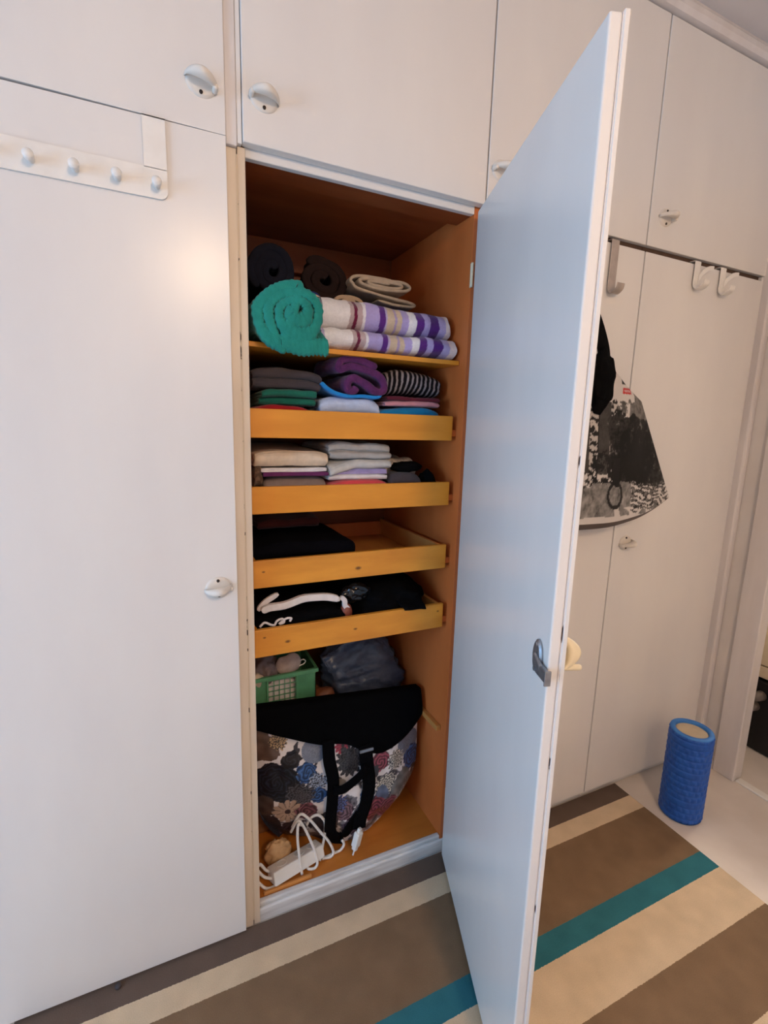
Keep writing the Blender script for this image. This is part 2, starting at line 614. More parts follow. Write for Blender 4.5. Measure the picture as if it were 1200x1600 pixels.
# the open bay
c2 = thing('wardrobe_cabinet', (-0.018, 0, 0), 'open cupboard with shelf, four wooden drawers and wide open white door', 'cabinet', 'fitted cupboards along the wall')
box('stile', -0.0165, 0.0, -0.008, 0.02, 0.004, ZS - 0.004, M['cream'], c2, bev=0.002)
box('upper_stile', -0.0172, -0.0075, -0.0175, 0.02, ZS - 0.003, 2.55, M['paint'], c2, bev=0.0015)
box('paint_wear', -0.0187, -0.0163, -0.0088, 0.0, 0.02, ZS - .02, M['chip'], c2, bev=0)
box('side_panel', -0.016, 0.0, 0.02, 0.53, 0.03, 2.55, M['panel'], c2, bev=0)
box('side_panel', W, 0.5975, 0.0, 0.53, 0.03, 2.55, M['panel'], c2, bev=0.001)
box('back_panel', 0.0, W, 0.50, 0.53, 0.03, 2.55, M['inner'], c2, bev=0)
box('base_panel', 0.0, W, 0.004, 0.50, 0.03, 0.055, M['floorw'], c2, bev=0)
box('sill', -0.016, 0.60, -0.006, 0.012, 0.0, 0.044, M['sillw'], c2, bev=0.004)
box('sill_bead', 0.0, W, 0.0, 0.016, 0.0442, 0.058, M['sillw'], c2, bev=0.004)
box('ceiling_panel', 0.0, W, 0.0, 0.50, 1.937, 1.955, M['inner'], c2, bev=0)
box('top_rail', 0.0, W, -0.0005, 0.016, 1.914, 1.937, M['paint'], c2, bev=0.002)
box('rail_batten', 0.0, W, 0.0165, 0.085, 1.915, 1.9365, M['inner'], c2, bev=0.001)
box('back_batten', 0.0, W, 0.47, 0.4995, 1.84, 1.865, M['inner'], c2, bev=0.002)
box('shelf', 0.001, W - .001, 0.033, 0.495, 1.540, 1.552, M['front1'], c2, bev=0.0015)
boxes('upper_back', [(0.0, W, 0.0, 0.02, 1.956, 2.55)], M['cream'], c2)
DR = [(1.332, 1.4005), (1.147, 1.2145), (0.958, 1.0295), (0.772, 0.847)]
for i, (z0, z1) in enumerate(DR):
    dw = box('drawer', 0.004, 0.5635, 0.025, 0.038, z0, z1, M['front1'] if i < 2 else M['front2'], c2, bev=0.002)
    box('drawer_side', 0.005, 0.016, 0.0382, 0.47, z0 + .004, z1 - .004, M['front1'], dw, bev=0.001)
    box('drawer_side', 0.547, 0.558, 0.0382, 0.47, z0 + .004, z1 - .004, M['cleat'], dw, bev=0.001)
    box('drawer_back', 0.0162, 0.5468, 0.458, 0.47, z0 + .004, z1 - .012, M['panel'], dw, bev=0.001)
    box('drawer_bottom', 0.0162, 0.5468, 0.0382, 0.4578, z0 + .004, z0 + .010, M['cleat'], dw, bev=0)
    box('runner', 0.5645, W - .0002, 0.032, 0.46, z0 + .012, z0 + .03, M['panel'], c2, bev=0.001)
    box('runner', 0.0002, 0.0035, 0.05, 0.46, z0 + .012, z0 + .03, M['panel'], c2, bev=0)
# an empty runner further down, a loose slat on the base
box('runner', 0.564, W - .0002, 0.028, 0.46, 0.418, 0.436, M['cleat'], c2, bev=0.002)
d = box('upper_door', -0.0065, 0.5945, YF, YB, ZS - 0.001, 2.546, M['paint'], c2, bev=0.002)
handle(d, 0.037, 2.019, rot=0.12, flip=-1)

# the open door: hinge line, swing, size
A_ = math.radians(70.6)
H = Vector((0.573, -0.024, 0))
U = Vector((-math.cos(A_), -math.sin(A_), 0))      # along the door to its free edge
NO = Vector((math.sin(A_), -math.cos(A_), 0))      # out of its outer face
T = Matrix(((U.x, NO.x, 0, H.x), (U.y, NO.y, 0, H.y), (0, 0, 1, 0), (0, 0, 0, 1)))
LD = 0.6165
dbm = bmesh.new()
box_bm(dbm, 0.004, LD - 0.002, 0.0, 0.0185, 0.017, 1.911, bev=0.003)
dbm.transform(T)
door = obj('door', bm_mesh(dbm), M['paint'], c2)
box('overlay_panel', -0.002, LD - 0.0002, 0.0200, 0.0282, 0.014, 1.914, M['paint'], door, bev=0.0015, T=T)
box('paint_wear', 0.006, LD - 0.0022, 0.0184, 0.0202, 0.018, 1.91, M['wchip'], door, bev=0, T=T)
# metal latch on the inner face
bm = bmesh.new()
seg = 26
r0 = [bm.verts.new((0.578 + 0.017 * math.cos(2 * PI * j / seg), -0.0005, 0.988 + 0.031 * math.sin(2 * PI * j / seg))) for j in range(seg)]
r1 = [bm.verts.new((0.578 + 0.017 * math.cos(2 * PI * j / seg), -0.003, 0.988 + 0.031 * math.sin(2 * PI * j / seg))) for j in range(seg)]
r2_ = [bm.verts.new((0.578 + 0.0135 * math.cos(2 * PI * j / seg), -0.006, 0.988 + 0.027 * math.sin(2 * PI * j / seg))) for j in range(seg)]
for a, b in ((r0, r1), (r1, r2_)):
    for j in range(seg):
        bm.faces.new((a[j], b[j], b[(j + 1) % seg], a[(j + 1) % seg]))
bm.faces.new(r2_)
vs = box_bm(bm, 0.574, 0.606, -0.011, -0.004, 0.976, 0.992, bev=0.003)
bmesh.ops.rotate(bm, verts=vs, cent=(0.59, -0.008, 0.984), matrix=Matrix.Rotation(0.45, 3, 'Y'))
box_bm(bm, 0.594, 0.628, -0.0105, -0.0015, 0.965, 0.985, bev=0.002)
box_bm(bm, 0.628, 0.631, -0.012, -0.001, 0.962, 0.988, bev=0.0008)
for zz in (1.010, 0.966):
    vs = bmesh.ops.create_cone(bm, cap_ends=True, segments=12, radius1=0.004, radius2=0.004, depth=0.004)['verts']
    bmesh.ops.rotate(bm, verts=vs, cent=(0, 0, 0), matrix=Matrix.Rotation(PI / 2, 3, 'X'))
    bmesh.ops.translate(bm, verts=vs, vec=(0.578, -0.006, zz))
bm.transform(T)
lt = obj('latch', bm_mesh(bm), M['steel'], door)
lt['label'] = 'grey cast metal latch on the inner face'
# its outer handle stands turned upright
Th = T @ Matrix.Translation((0.578, 0.028, 0.995))
handle(door, 0, 0, rot=PI / 2 - 0.35, flip=1, T=Th, mt=M['ivory'], tongue=0.046)
# hinges
for zz, hx_ in ((0.20, 0.014), (1.765, 0.0)):
    bm = bmesh.new()
    vs = bmesh.ops.create_cone(bm, cap_ends=True, segments=14, radius1=0.003, radius2=0.003, depth=0.06)['verts']
    bmesh.ops.translate(bm, verts=vs, vec=(0.5765, -0.0095, zz))
    box_bm(bm, 0.5765, 0.5795, -0.009, -0.0005, zz - .03, zz + .03)
    bmesh.ops.translate(bm, verts=bm.verts, vec=(hx_, 0, 0))
    obj('hinge', bm_mesh(bm), M['ivory'], door)

# the two closed bays on the right
c3 = closed_unit(0.598, 1.196, 'closed cupboard half hidden behind the open door, with shopping bag hung on it', 0, 0)
d = box('door', 0.6005, 1.1935, YF, YB, 0.034, 1.919, M['paint'], c3, bev=0.002)
handle(d, 0.645, 0.99, rot=0.1, flip=-1)
d = box('upper_door', 0.5985, 1.1935, YF, YB, 1.937, 2.546, M['paint'], c3, bev=0.002)
handle(d, 0.638, 2.018, rot=0.1, flip=-1)
box('seam_strip', 0.6, 1.195, YB - 0.009, 0.0, 1.9195, 1.9365, M['dark'], c3, bev=0)  # strip in the seam, coloured like the frame rail in shadow
c4 = closed_unit(1.1965, 1.848, 'rightmost cupboard with two white hooks over its closed door', 0, 0)
d = box('door', 1.1985, 1.81, YF, YB, 0.034, 1.919, M['paint'], c4, bev=0.002)
handle(d, 1.256, 0.994, rot=-0.2, flip=-1)
d = box('upper_door', 1.1985, 1.845, YF, YB, 1.937, 2.546, M['paint'], c4, bev=0.002)
handle(d, 1.266, 2.026, rot=0.0, flip=1)
box('seam_strip', 1.1975, 1.81, YB - 0.009, 0.0, 1.9195, 1.9365, M['dark'], c4, bev=0)
box('filler_strip', 1.812, 1.8475, YF + .004, YB, 0.034, 1.935, M['paint'], c4, bev=0.001)

# ------------------------------------------------------------------ rug
def ramp_mat(name, stops, axis=1, wscale=0.0):
    mt = bpy.data.materials.new(name)
    mt.use_nodes = True
    N, L = mt.node_tree.nodes, mt.node_tree.links
    p = N['Principled BSDF']
    p.inputs['Roughness'].default_value = 0.95
    p.inputs['Specular IOR Level'].default_value = 0.15
    tc = N.new('ShaderNodeTexCoord')
    sp = N.new('ShaderNodeSeparateXYZ')
    L.new(tc.outputs['Object'], sp.inputs[0])
    nz = N.new('ShaderNodeTexNoise')
    nz.inputs['Scale'].default_value = 220
    L.new(tc.outputs['Object'], nz.inputs['Vector'])
    ma = N.new('ShaderNodeMath')
    ma.operation = 'MULTIPLY_ADD'
    L.new(nz.outputs['Fac'], ma.inputs[0])
    ma.inputs[1].default_value = 0.004
    L.new(sp.outputs[axis], ma.inputs[2])
    mr = N.new('ShaderNodeMapRange')
    mr.inputs[1].default_value = 0.002
    mr.inputs[2].default_value = -1.598
    L.new(ma.outputs[0], mr.inputs[0])
    rp = N.new('ShaderNodeValToRGB')
    rp.color_ramp.interpolation = 'CONSTANT'
    el = rp.color_ramp.elements
    for i, (pos, c) in enumerate(stops):
        e = el[i] if i < 2 else el.new(0.5 + i * 0.001)
        e.position = pos / 1.6
        e.color = lin(*c)
    L.new(mr.outputs[0], rp.inputs[0])
    n2 = N.new('ShaderNodeTexNoise')
    n2.inputs['Scale'].default_value = 500
    L.new(tc.outputs['Object'], n2.inputs['Vector'])
    n3 = N.new('ShaderNodeTexNoise')
    n3.inputs['Scale'].default_value = 14
    L.new(tc.outputs['Object'], n3.inputs['Vector'])
    ad = N.new('ShaderNodeMath')
    L.new(n2.outputs['Fac'], ad.inputs[0])
    L.new(n3.outputs['Fac'], ad.inputs[1])
    m2 = N.new('ShaderNodeMapRange')
    m2.inputs[1].default_value = 0.6
    m2.inputs[2].default_value = 1.4
    m2.inputs[3].default_value = 0.82
    m2.inputs[4].default_value = 1.12
    L.new(ad.outputs[0], m2.inputs[0])
    mx = N.new('ShaderNodeMix')
    mx.data_type = 'RGBA'
    mx.blend_type = 'MULTIPLY'
    mx.inputs[0].default_value = 1
    L.new(rp.outputs[0], mx.inputs[6])
    L.new(m2.outputs[0], mx.inputs[7])
    L.new(mx.outputs[2], p.inputs['Base Color'])
    b = N.new('ShaderNodeBump')
    b.inputs['Strength'].default_value = 0.5
    b.inputs['Distance'].default_value = 0.002
    L.new(n2.outputs['Fac'], b.inputs['Height'])
    L.new(b.outputs[0], p.inputs['Normal'])
    return mt


DK, BG, BR, TL = (104, 88, 78), (212, 190, 160), (130, 106, 82), (50, 112, 124)
M['rug'] = ramp_mat('striped_woven_rug', [(0, DK), (.08, BG), (.14, BR), (.35, TL), (.407, BG), (.54, BR), (.705, BG), (.76, DK), (.90, TL), (.96, BR), (1.15, BG), (1.22, DK)])
tag(box('rug', -0.555, 1.377, -1.35, -0.012, 0.0005, 0.008, M['rug'], bev=0.003), 'long woven rug in brown, beige and teal stripes on the floor', 'rug')

# ------------------------------------------------------------------ foam roller
M['foam'] = mat('blue_foam', lin(28, 92, 190), lin(22, 80, 172), rough=0.55, scale=(40, 40, 40), bump=0.15, bscale=300)
M['foaml'] = mat('blue_foam_rim', lin(60, 128, 206), lin(52, 118, 196), rough=0.6)
M['core'] = mat('beige_roller_core', lin(206, 188, 160), lin(196, 178, 150), rough=0.6)
fr = thing('foam_roller', (1.486, -0.205, 0), 'blue textured foam roller standing upright by the right wall', 'foam roller')
RR, RH = 0.0705, 0.336
V, F = [], []
ns, nz_ = 160, 150
for i in range(nz_ + 1):
    z = 0.004 + (RH - 0.008) * i / nz_
    for j in range(ns):
        a = 2 * PI * j / ns
        edge = min(1.0, min(i, nz_ - i) / 3.0)
        gz = (z * 44) % 1.0
        rowi = int(z * 44)
        ga = (a / (2 * PI) * 20 + 0.5 * (rowi % 2)) % 1.0
        bx_ = min(gz, 1 - gz, ga, 1 - ga)
        kk = min(1.0, max(0.0, (bx_ - 0.06) / 0.22))
        r = RR - 0.003 * (1 - edge) - 0.0026 * (1 - kk) * (1 if rowi % 5 != 3 else 0.3)
        V.append((1.486 + r * math.cos(a), -0.205 + r * math.sin(a), z))
for i in range(nz_):
    for j in range(ns):
        j2 = (j + 1) % ns
        F.append((i * ns + j, i * ns + j2, (i + 1) * ns + j2, (i + 1) * ns + j))
obj('foam_sleeve', pyd(V, F), M['foam'], fr, True)
obj('rim', lathe_mesh([(0.0685, RH - 0.005), (0.067, RH - 0.001), (0.065, RH), (0.0535, RH), (0.0515, RH - 0.003), (0.0515, RH - 0.018)], 64, (1.486, -0.205, 0)), M['foaml'], fr, True)
obj('bottom_rim', lathe_mesh([(0.0685, 0.005), (0.065, 0.0005), (0.0535, 0.0005), (0.0515, 0.003), (0.0515, 0.02)], 64, (1.486, -0.205, 0)), M['foaml'], fr, True)
obj('core_cap', lathe_mesh([(0.0, RH - 0.009), (0.046, RH - 0.009), (0.0508, RH - 0.010), (0.0508, 0.02), (0.0, 0.02)], 64, (1.486, -0.205, 0)), M['core'], fr)

# ------------------------------------------------------------------ peg rail and door hooks
rk = thing('hook_rail', (-0.36, -0.03, 1.79), 'white over-door rail with round pegs on the left door', 'hook rail')
bm = bmesh.new()
pts = []
xa, xb, za, zb_ = -0.585, -0.1525, 1.790, 1.843
rc = 0.014
for (cx, cz, a0) in ((xb - rc, za + rc, -PI / 2), (xb - 0.002, zb_ - 0.002, 0), (xa + 0.002, zb_ - 0.002, PI / 2), (xa + rc, za + rc, PI)):
    rad = rc if cz < 1.82 else 0.002
    for j in range(7):
        a = a0 + PI / 2 * j / 6
        pts.append((cx + rad * math.cos(a), cz + rad * math.sin(a)))
k = len(pts)
V = [(x, y, z) for y in (-0.0265, -0.030) for (x, z) in pts]
F = [tuple(range(k)), tuple(range(k, 2 * k))] + [(i, (i + 1) % k, k + (i + 1) % k, k + i) for i in range(k)]
bm.free()
obj('rail', pyd(V, F), M['plastic'], rk)
for sx in (-0.1925, -0.585):
    boxes('strap', [(sx, sx + 0.040, -0.0300, -0.0270, 1.842, 1.9315), (sx, sx + 0.040, -0.0300, 0.0, 1.9295, 1.9315)], M['plastic'], rk)
for sx in (-0.172, -0.239, -0.306, -0.373, -0.440, -0.507, -0.565):
    bm = bmesh.new()
    pr = [(0.0065, 0), (0.0065, 0.014), (0.0085, 0.017), (0.0088, 0.024), (0.007, 0.0265), (0.0001, 0.027)]
    rr = [[bm.verts.new((sx + r * math.cos(2 * PI * j / 18), -0.0295 - y, 1.812 + r * math.sin(2 * PI * j / 18))) for j in range(18)] for r, y in pr]
    for a, b in zip(rr, rr[1:]):
        for j in range(18):
            bm.faces.new((a[j], b[j], b[(j + 1) % 18], a[(j + 1) % 18]))
    obj('peg', bm_mesh(bm), M['plastic'], rk, True)


def door_hook(x, w, label, mt, drop, name='door_hook', curl=0.028, zt=1.926):
    y0 = -0.027
    path = [(x, 0.0 - 0.001, zt), (x, -0.012, zt + .0015), (x, y0 - .002, zt), (x, y0 - .0032, zt - .008), (x, y0 - .0034, zt - drop * .5), (x, y0 - .0034, zt - drop + .016),
            (x, y0 - .010, zt - drop + .003), (x, y0 - .020, zt - drop), (x, y0 - .010 - curl, zt - drop + .010), (x, y0 - .014 - curl, zt - drop + .024)]
    o = tube(name, path, 0, mt, None, seg=10, n=5, flat=(w, 0.0035, (1, 0, 0)))
    return tag(o, label, 'hook', 'hooks over the cupboard doors')


def curved_hook(x, label):
    o = door_hook(x, 0.030, label, M['plastic'], 0.088, curl=0.028)
    bm = bmesh.new()
    bm.from_mesh(o.data)
    # upper curved arm that spreads from the strap
    arm = [Vector(p) for p in cr([(x + .006, -0.031, 1.872), (x + .018, -0.036, 1.892), (x + .034, -0.044, 1.905), (x + .05, -0.050, 1.908)], 5)]
    prev = None
    for i, p in enumerate(arm):
        ww = 0.011 - 0.006 * i / len(arm)
        q = [bm.verts.new(p + Vector((0, dy, dz))) for dy, dz in ((-.003, -ww), (.003, -ww), (.003, ww), (-.003, ww))]
        if prev:
            for j in range(4):
                bm.faces.new((prev[j], q[j], q[(j + 1) % 4], prev[(j + 1) % 4]))
        else:
            bm.faces.new(q)
        prev = q
    bm.faces.new(prev)
    bmesh.ops.recalc_face_normals(bm, faces=bm.faces)
    bm.to_mesh(o.data)
    bm.free()
    return o


curved_hook(1.440, 'white plastic hook over rightmost door, nearer the open door')
curved_hook(1.575, 'white plastic hook over rightmost door, nearer the doorway')
door_hook(1.060, 0.032, 'long grey metal hook over the door behind the open door', M['greyhook'], 0.15, curl=0.024)
door_hook(0.90, 0.020, 'grey metal hook that holds the black and white shopping bag', M['greyhook'], 0.15, curl=0.03)

# ------------------------------------------------------------------ black and white carrier bag
def tri(p, q):
    return noise.noise(Vector((p * 1.0, q * 1.0, 3.3)))


def print_bw(co):
    u = (co.x - 0.62) / 0.77      # 0..1
    v = (co.z - 1.09) / 0.47
    wht, blk, gry = (0.62, 0.58, 0.55), (0.012, 0.011, 0.011), (0.16, 0.14, 0.13)
    n1 = noise.noise(Vector((co.x * 60, co.z * 60, 1)))
    n2 = noise.noise(Vector((co.x * 22, co.z * 22, 5)))
    n3 = noise.noise(Vector((co.x * 130, co.z * 110, 9)))
    n4 = noise.noise(Vector((co.x * 45, co.z * 40, 12))) + .6 * n3 + .35 * noise.noise(Vector((co.x * 260, co.z * 240, 4)))
    v0 = v
    v = v + .05 * n2 + .03 * n4
    if v0 < 0.045:
        c = wht
    elif v < 0.25:                                  # pale street
        g = 0.22 + 0.16 * n4
        c = (g, g * .95, g * .9)
        if u > .70 and v > .07:                     # tables and chairs
            st = math.sin(co.z * 400 + n2 * 7 + co.x * 60) * (.5 + .8 * abs(n1)) + 1.7 * n4 + .2
            c = wht if st > 0.35 else ((0.03, .027, .025) if st > -.5 else (.2, .18, .17))
        elif u > .60 and v0 < .10 and n2 > -.2:
            c = wht
    elif v < 0.70 and u > .585 - (v - .25) * .12:     # dark trees
        d_ = math.hypot((u - .72) / .16, (v - .42) / .26)
        g = 0.007 + 0.060 * max(0, n4 * .6 + (d_ - .8) * .8)
        c = (g, g * .93, g * .86)
        if d_ > .8 and n4 > .55:
            c = gry
    elif u < .585:                                   # facade with lit windows
        g = 0.055 + .02 * n4
        c = (g, g * .88, g * .82)
        col_ = (u * 9.0 + .12 * (v - .4)) % 1
        row_ = (v * 15 + .25 * n1) % 1
        if col_ < .38 and row_ < .62 and n4 > -.55:
            c = (0.5, .46, .43)
        elif col_ < .44:
            c = (.02, .018, .017)
        if v < .36 and n4 > .25:
            c = wht
        if .46 < u and v < .45 and n4 < .1:
            c = blk
    else:
        g = 0.15 + 0.12 * n4
        c = (max(.02, g), max(.02, g) * .93, max(.02, g) * .86)
        if u < .66 and n4 + (v - .72) > .15:
            c = wht
    # bicycle wheel
    rr = math.hypot((co.x - 1.083) / 0.030, (co.z - 1.176) / 0.038)
    if abs(rr - 1) < 0.16:
        c = (0.02, .018, .018)
    if abs(co.x - 1.082 - n1 * .006) < .016 and 1.2 < co.z < 1.29 and n2 > -.3:
        c = blk
    # white panel with small dark picture and red badge near the top right
    if co.z > 1.462 + .012 * n1 and co.x > 1.012 + (1.56 - co.z) * .1 and co.x < 1.150:
        c = wht
        if 1.085 < co.x < 1.128 and 1.512 < co.z < 1.552 and n1 > -.5:
            c = (0.03, .027, .025)
        if abs(co.x - 1.112) < .022 and abs(co.z - 1.493) < .009:
            c = (0.48, .03, .03)
            if abs(co.z - 1.493) < .0032 and abs(co.x - 1.112) < .016 and math.sin(co.x * 1500) > -.2:
                c = (.62, .5, .5)
    return c + (1.0,)


M['bwprint'] = mat('carrier_bag_photo_print', (1, 1, 1, 1), (.93, .93, .93, 1), rough=0.6, attr=True, scale=(10, 10, 10), bump=0.15, bscale=40, bdist=.004, spec=.15)
cb = thing('carrier_bag', (0.99, -0.06, 1.1), 'black and white photo printed carrier bag hanging on a cupboard door', 'bag')
NU, NV = 220, 150


def bw_pt(u, v, front):
    # v 0 bottom .. 1 top, u -1 .. 1
    sh = v
    wid = 0.385 - 0.215 * sh if sh < .86 else 0.200 - 0.62 * (sh - .86)
    cx = 0.995 + 0.008 * (1 - v)
    x = cx + u * wid
    zb0 = 1.092 + 0.062 * max(0, u) ** 2.2 + 0.03 * max(0, -u) ** 2
    zt0 = 1.562 - 0.045 * abs(u) ** 1.5
    z = zb0 + (zt0 - zb0) * v
    dep = 0.040 * (1 - abs(u) ** 2.4) * (1 - 0.62 * v) + 0.002
    wr = 0.006 * noise.noise(Vector((x * 9, z * 5, 2))) * (1 - abs(u) ** 4)
    y = -0.070 - dep + wr if front else -0.070 + min(dep, .036)
    return (x, y, z)


V, F = [], []
for fr_ in (True, False):
    for j in range(NV + 1):
        for i in range(NU + 1):
            V.append(bw_pt(-1 + 2 * i / NU, j / NV, fr_))
off = (NU + 1) * (NV + 1)
for b in (0, off):
    for j in range(NV):
        for i in range(NU):
            a = b + j * (NU + 1) + i
            F.append((a, a + 1, a + NU + 2, a + NU + 1))
for j in range(NV):
    for i in (0, NU):
        a = j * (NU + 1) + i
        F.append((a, a + NU + 1, off + a + NU + 1, off + a))
me = pyd(V, F)
colour(me, print_bw)
obj('body', me, M['bwprint'], cb, True)
V, F = [], []
for i in range(61):
    u = -1 + 2 * i / 60
    for t in (0, .25, .5, .75, 1):
        a, b = Vector(bw_pt(u, 0, True)), Vector(bw_pt(u, 0, False))
        q = a.lerp(b, t)
        q.z -= 0.026 * math.sin(PI * t) ** .6 * (1 - abs(u) ** 3)
        V.append(q)
for i in range(60):
    for t in range(4):
        F.append((i * 5 + t, i * 5 + t + 1, i * 5 + t + 6, i * 5 + t + 5))
M['gusset'] = mat('dark_gusset', lin(92, 78, 70), rough=.6)
obj('bottom_gusset', pyd(V, F), M['gusset'], cb, True)
M['blackcloth'] = fabric('black_cloth', (10, 9, 10), 0.7, sheen=0, spec=.08)
tube('handle', [(0.945, -0.088, 1.50), (0.952, -0.082, 1.56), (0.935, -0.072, 1.66), (0.902, -0.0615, 1.783), (0.872, -0.07, 1.66), (0.862, -0.082, 1.54)], 0, M['blackcloth'], cb, flat=(0.03, 0.004, (1, 0, 0)))
sc_ = obj('scarf', blob_mesh((0.985, -0.098, 1.515), (0.048, 0.022, 0.085), 0.25, 1.6, 3, 4), M['blackcloth'], None, True)
tag(sc_, 'black cloth bunched at the mouth of the photo printed carrier bag', 'cloth')
tube('cloth_tail', [(0.985, -0.098, 1.56), (0.99, -0.09, 1.60), (0.972, -0.08, 1.66), (0.93, -0.07, 1.74)], 0, M['blackcloth'], sc_, flat=(0.05, 0.008, (1, 0, 0)))

# ------------------------------------------------------------------ upper shelf
ZSH = 1.5525
G = 'folded textiles on the upper shelf'
M['navy'] = fabric('navy_fleece', (25, 26, 38), sheen=0)
M['brownk'] = fabric('dark_brown_knit', (44, 30, 27), sheen=0)
M['beige'] = fabric('beige_cotton', (206, 186, 162))
M['bluec'] = fabric('royal_blue_cotton', (40, 50, 110))
M['teal'] = fabric('teal_ribbed_knit', (36, 138, 125), 0.85)
M['towel'] = mat('striped_terry_towel', (1, 1, 1, 1), (.92, .92, .92, 1), rough=1.0, attr=True, scale=(160, 160, 160), bump=.5, bscale=420, bdist=.004, sheen=.3, spec=.1)


def spiral(turns, r0, r1, sx=1.0, sz=1.0, a0=0.0, n=9):
    return [((r0 + (r1 - r0) * i / (turns * n)) * math.cos(a0 + 2 * PI * i / n) * sx, (r0 + (r1 - r0) * i / (turns * n)) * math.sin(a0 + 2 * PI * i / n) * sz) for i in range(int(turns * n) + 1)]


# back rest of the pile: two rolled blankets lie on folded ones
tag(slab('folded_blanket', 0.012, 0.19, 0.215, 0.46, ZSH + .002, 1.685, 4, M['navy'], '', '', G, 3), 'dark navy folded blanket under the navy roll, behind the teal one', 'blanket', G)
o = ribbon('rolled_blanket', spiral(2.6, 0.012, 0.056, 1.0, 1.08, 0.5), 0.021, (0.092, 0.17, 1.752), (1, 0, 0), (0, 0, 1), (0.02, 0.28, 0), M['navy'], amp=0.005, seed=2)
tag(o, 'navy blue rolled blanket on top of the pile at left of upper shelf', 'blanket', G)
tag(slab('folded_blanket', 0.205, 0.33, 0.27, 0.47, ZSH, 1.705, 4, M['brownk'], '', '', G, 5), 'dark brown folded blanket at the very back, under the brown roll', 'blanket', G)
o = ribbon('rolled_throw', spiral(2.3, 0.012, 0.058, 1.22, 0.92, 1.0), 0.022, (0.25, 0.25, 1.768), (0.97, 0, -0.22), (0.2, 0, 0.97), (0.03, 0.2, 0), M['brownk'], amp=0.006, seed=6)
tag(o, 'dark brown rolled throw beside the navy roll at the back', 'blanket', G)
tag(slab('folded_cloth', 0.345, 0.565, 0.22, 0.44, ZSH, 1.705, 4, M['bluec'], '', '', G, 7), 'navy blue folded cloth with red piping under the beige trousers', 'cloth', G)
# beige trousers showing nested folds to the front
pth = [(0.117 + (0.040 + 0.062 * i / 21) * math.copysign(abs(math.cos(2 * PI * i / 9 + 1.2)) ** .6, math.cos(2 * PI * i / 9 + 1.2)), 0.042 - 0.03 * (0.04 + 0.062 * i / 21) + (0.0035 + 0.0135 * i / 21) * math.sin(2 * PI * i / 9 + 1.2)) for i in range(22)]
pth += [(0.022, 0.030), (0.035, 0.019), (0.09, 0.012), (0.155, 0.006), (0.205, 0.001), (0.222, -0.006), (0.205, -0.0115), (0.15, -0.009), (0.10, -0.006)]
o = ribbon('folded_trousers', pth, 0.0082, (0.305, 0.21, 1.733), (1, 0, 0), (0, 0, 1), (0.01, 0.2, 0), M['beige'], amp=0.003, seed=8)
tag(o, 'beige folded trousers with nested fold edges on the shelf pile', 'trousers', G)
o = ribbon('rolled_cloth', spiral(1.8, 0.006, 0.024, 2.1, 0.8, 0.2), 0.010, (0.315, 0.19, 1.705), (1, 0, 0), (0, 0, 1), (0, 0.05, 0), fabric('tan_towelling', (196, 168, 138)), amp=0.003, seed=9)
tag(o, 'small tan rolled cloth just above the striped towel', 'cloth', G)
o = ribbon('rolled_shirt', spiral(1.6, 0.008, 0.029, 1.05, 0.95, 2.2), 0.013, (0.20, 0.17, 1.690), (1, 0, 0), (0, 0, 1), (0, 0.08, 0), M['bluec'], amp=0.002, seed=10)
tag(o, 'royal blue rolled cloth between teal blanket and striped towel', 'cloth', G)
o = ribbon('tan_sock', [(0, 0.0), (0.012, 0.012), (0.03, 0.010), (0.038, -0.006), (0.03, -0.016), (0.016, -0.008)], 0.011, (0.175, 0.135, 1.685), (1, 0, -0.3), (0.3, 0, 1), (0, 0.03, 0), M['beige'], amp=0.001, seed=11)
tag(o, 'small tan rolled sock tucked beside the teal blanket', 'sock', G)
# teal ribbed blanket roll drooping over the shelf edge
def teal_shift(q, e):
    k = max(0.0, min(1.0, (0.032 - q.y) / 0.034))
    low = max(0.0, min(1.0, (1.62 - q.z) / 0.08))
    rad = math.hypot(q.x - 0.098, q.z - 1.61)
    return (0.010 * k * low, -0.012 * k * (1 - min(1, rad / .07)), -0.060 * k * low * (0.5 + 4.5 * max(0, q.x - 0.06)))


tp = spiral(2.3, 0.010, 0.060, 1.15, 0.90, 2.4, 10)
tp = tp + [(0.010, 0.054), (-0.045, 0.046), (-0.082, 0.012), (-0.083, -0.025), (-0.05, -0.046), (0.0, -0.050), (0.045, -0.045), (0.078, -0.040)]
o = ribbon('ribbed_blanket', tp, 0.022, (0.100, -0.008, 1.6155), (1, 0, 0), (0, 0, 1), (0.0, 0.165, 0.0), M['teal'], amp=0.0075, sc=17, seed=13, rib=0.10, ribf=560, n=14, ne=16, shift=teal_shift)
tag(o, 'teal ribbed blanket rolled up and drooping over the shelf edge', 'blanket', G)

# striped towel: one towel folded twice, stripes across
STR = [(0.262, (244, 238, 236)), (0.273, (196, 172, 170)), (0.282, (116, 26, 62)), (0.297, (196, 172, 172)), (0.305, (236, 230, 232)), (0.344, (180, 164, 214)),
       (0.361, (92, 40, 128)), (0.366, (190, 172, 206)), (0.388, (206, 184, 158)), (0.395, (172, 152, 190)), (0.409, (206, 184, 158)), (0.430, (178, 162, 212)), (0.452, (232, 226, 228)),
       (0.474, (92, 38, 126)), (0.494, (184, 166, 216)), (0.523, (88, 34, 122)), (0.546, (190, 174, 220)), (9, (244, 228, 226))]


def towel_col(co):
    x = co.x + 0.0012 * noise.noise(co * 60)
    if x < 0.188:
        return lin(190, 176, 208)
    for e, c in STR:
        if x < e:
            return lin(*c)


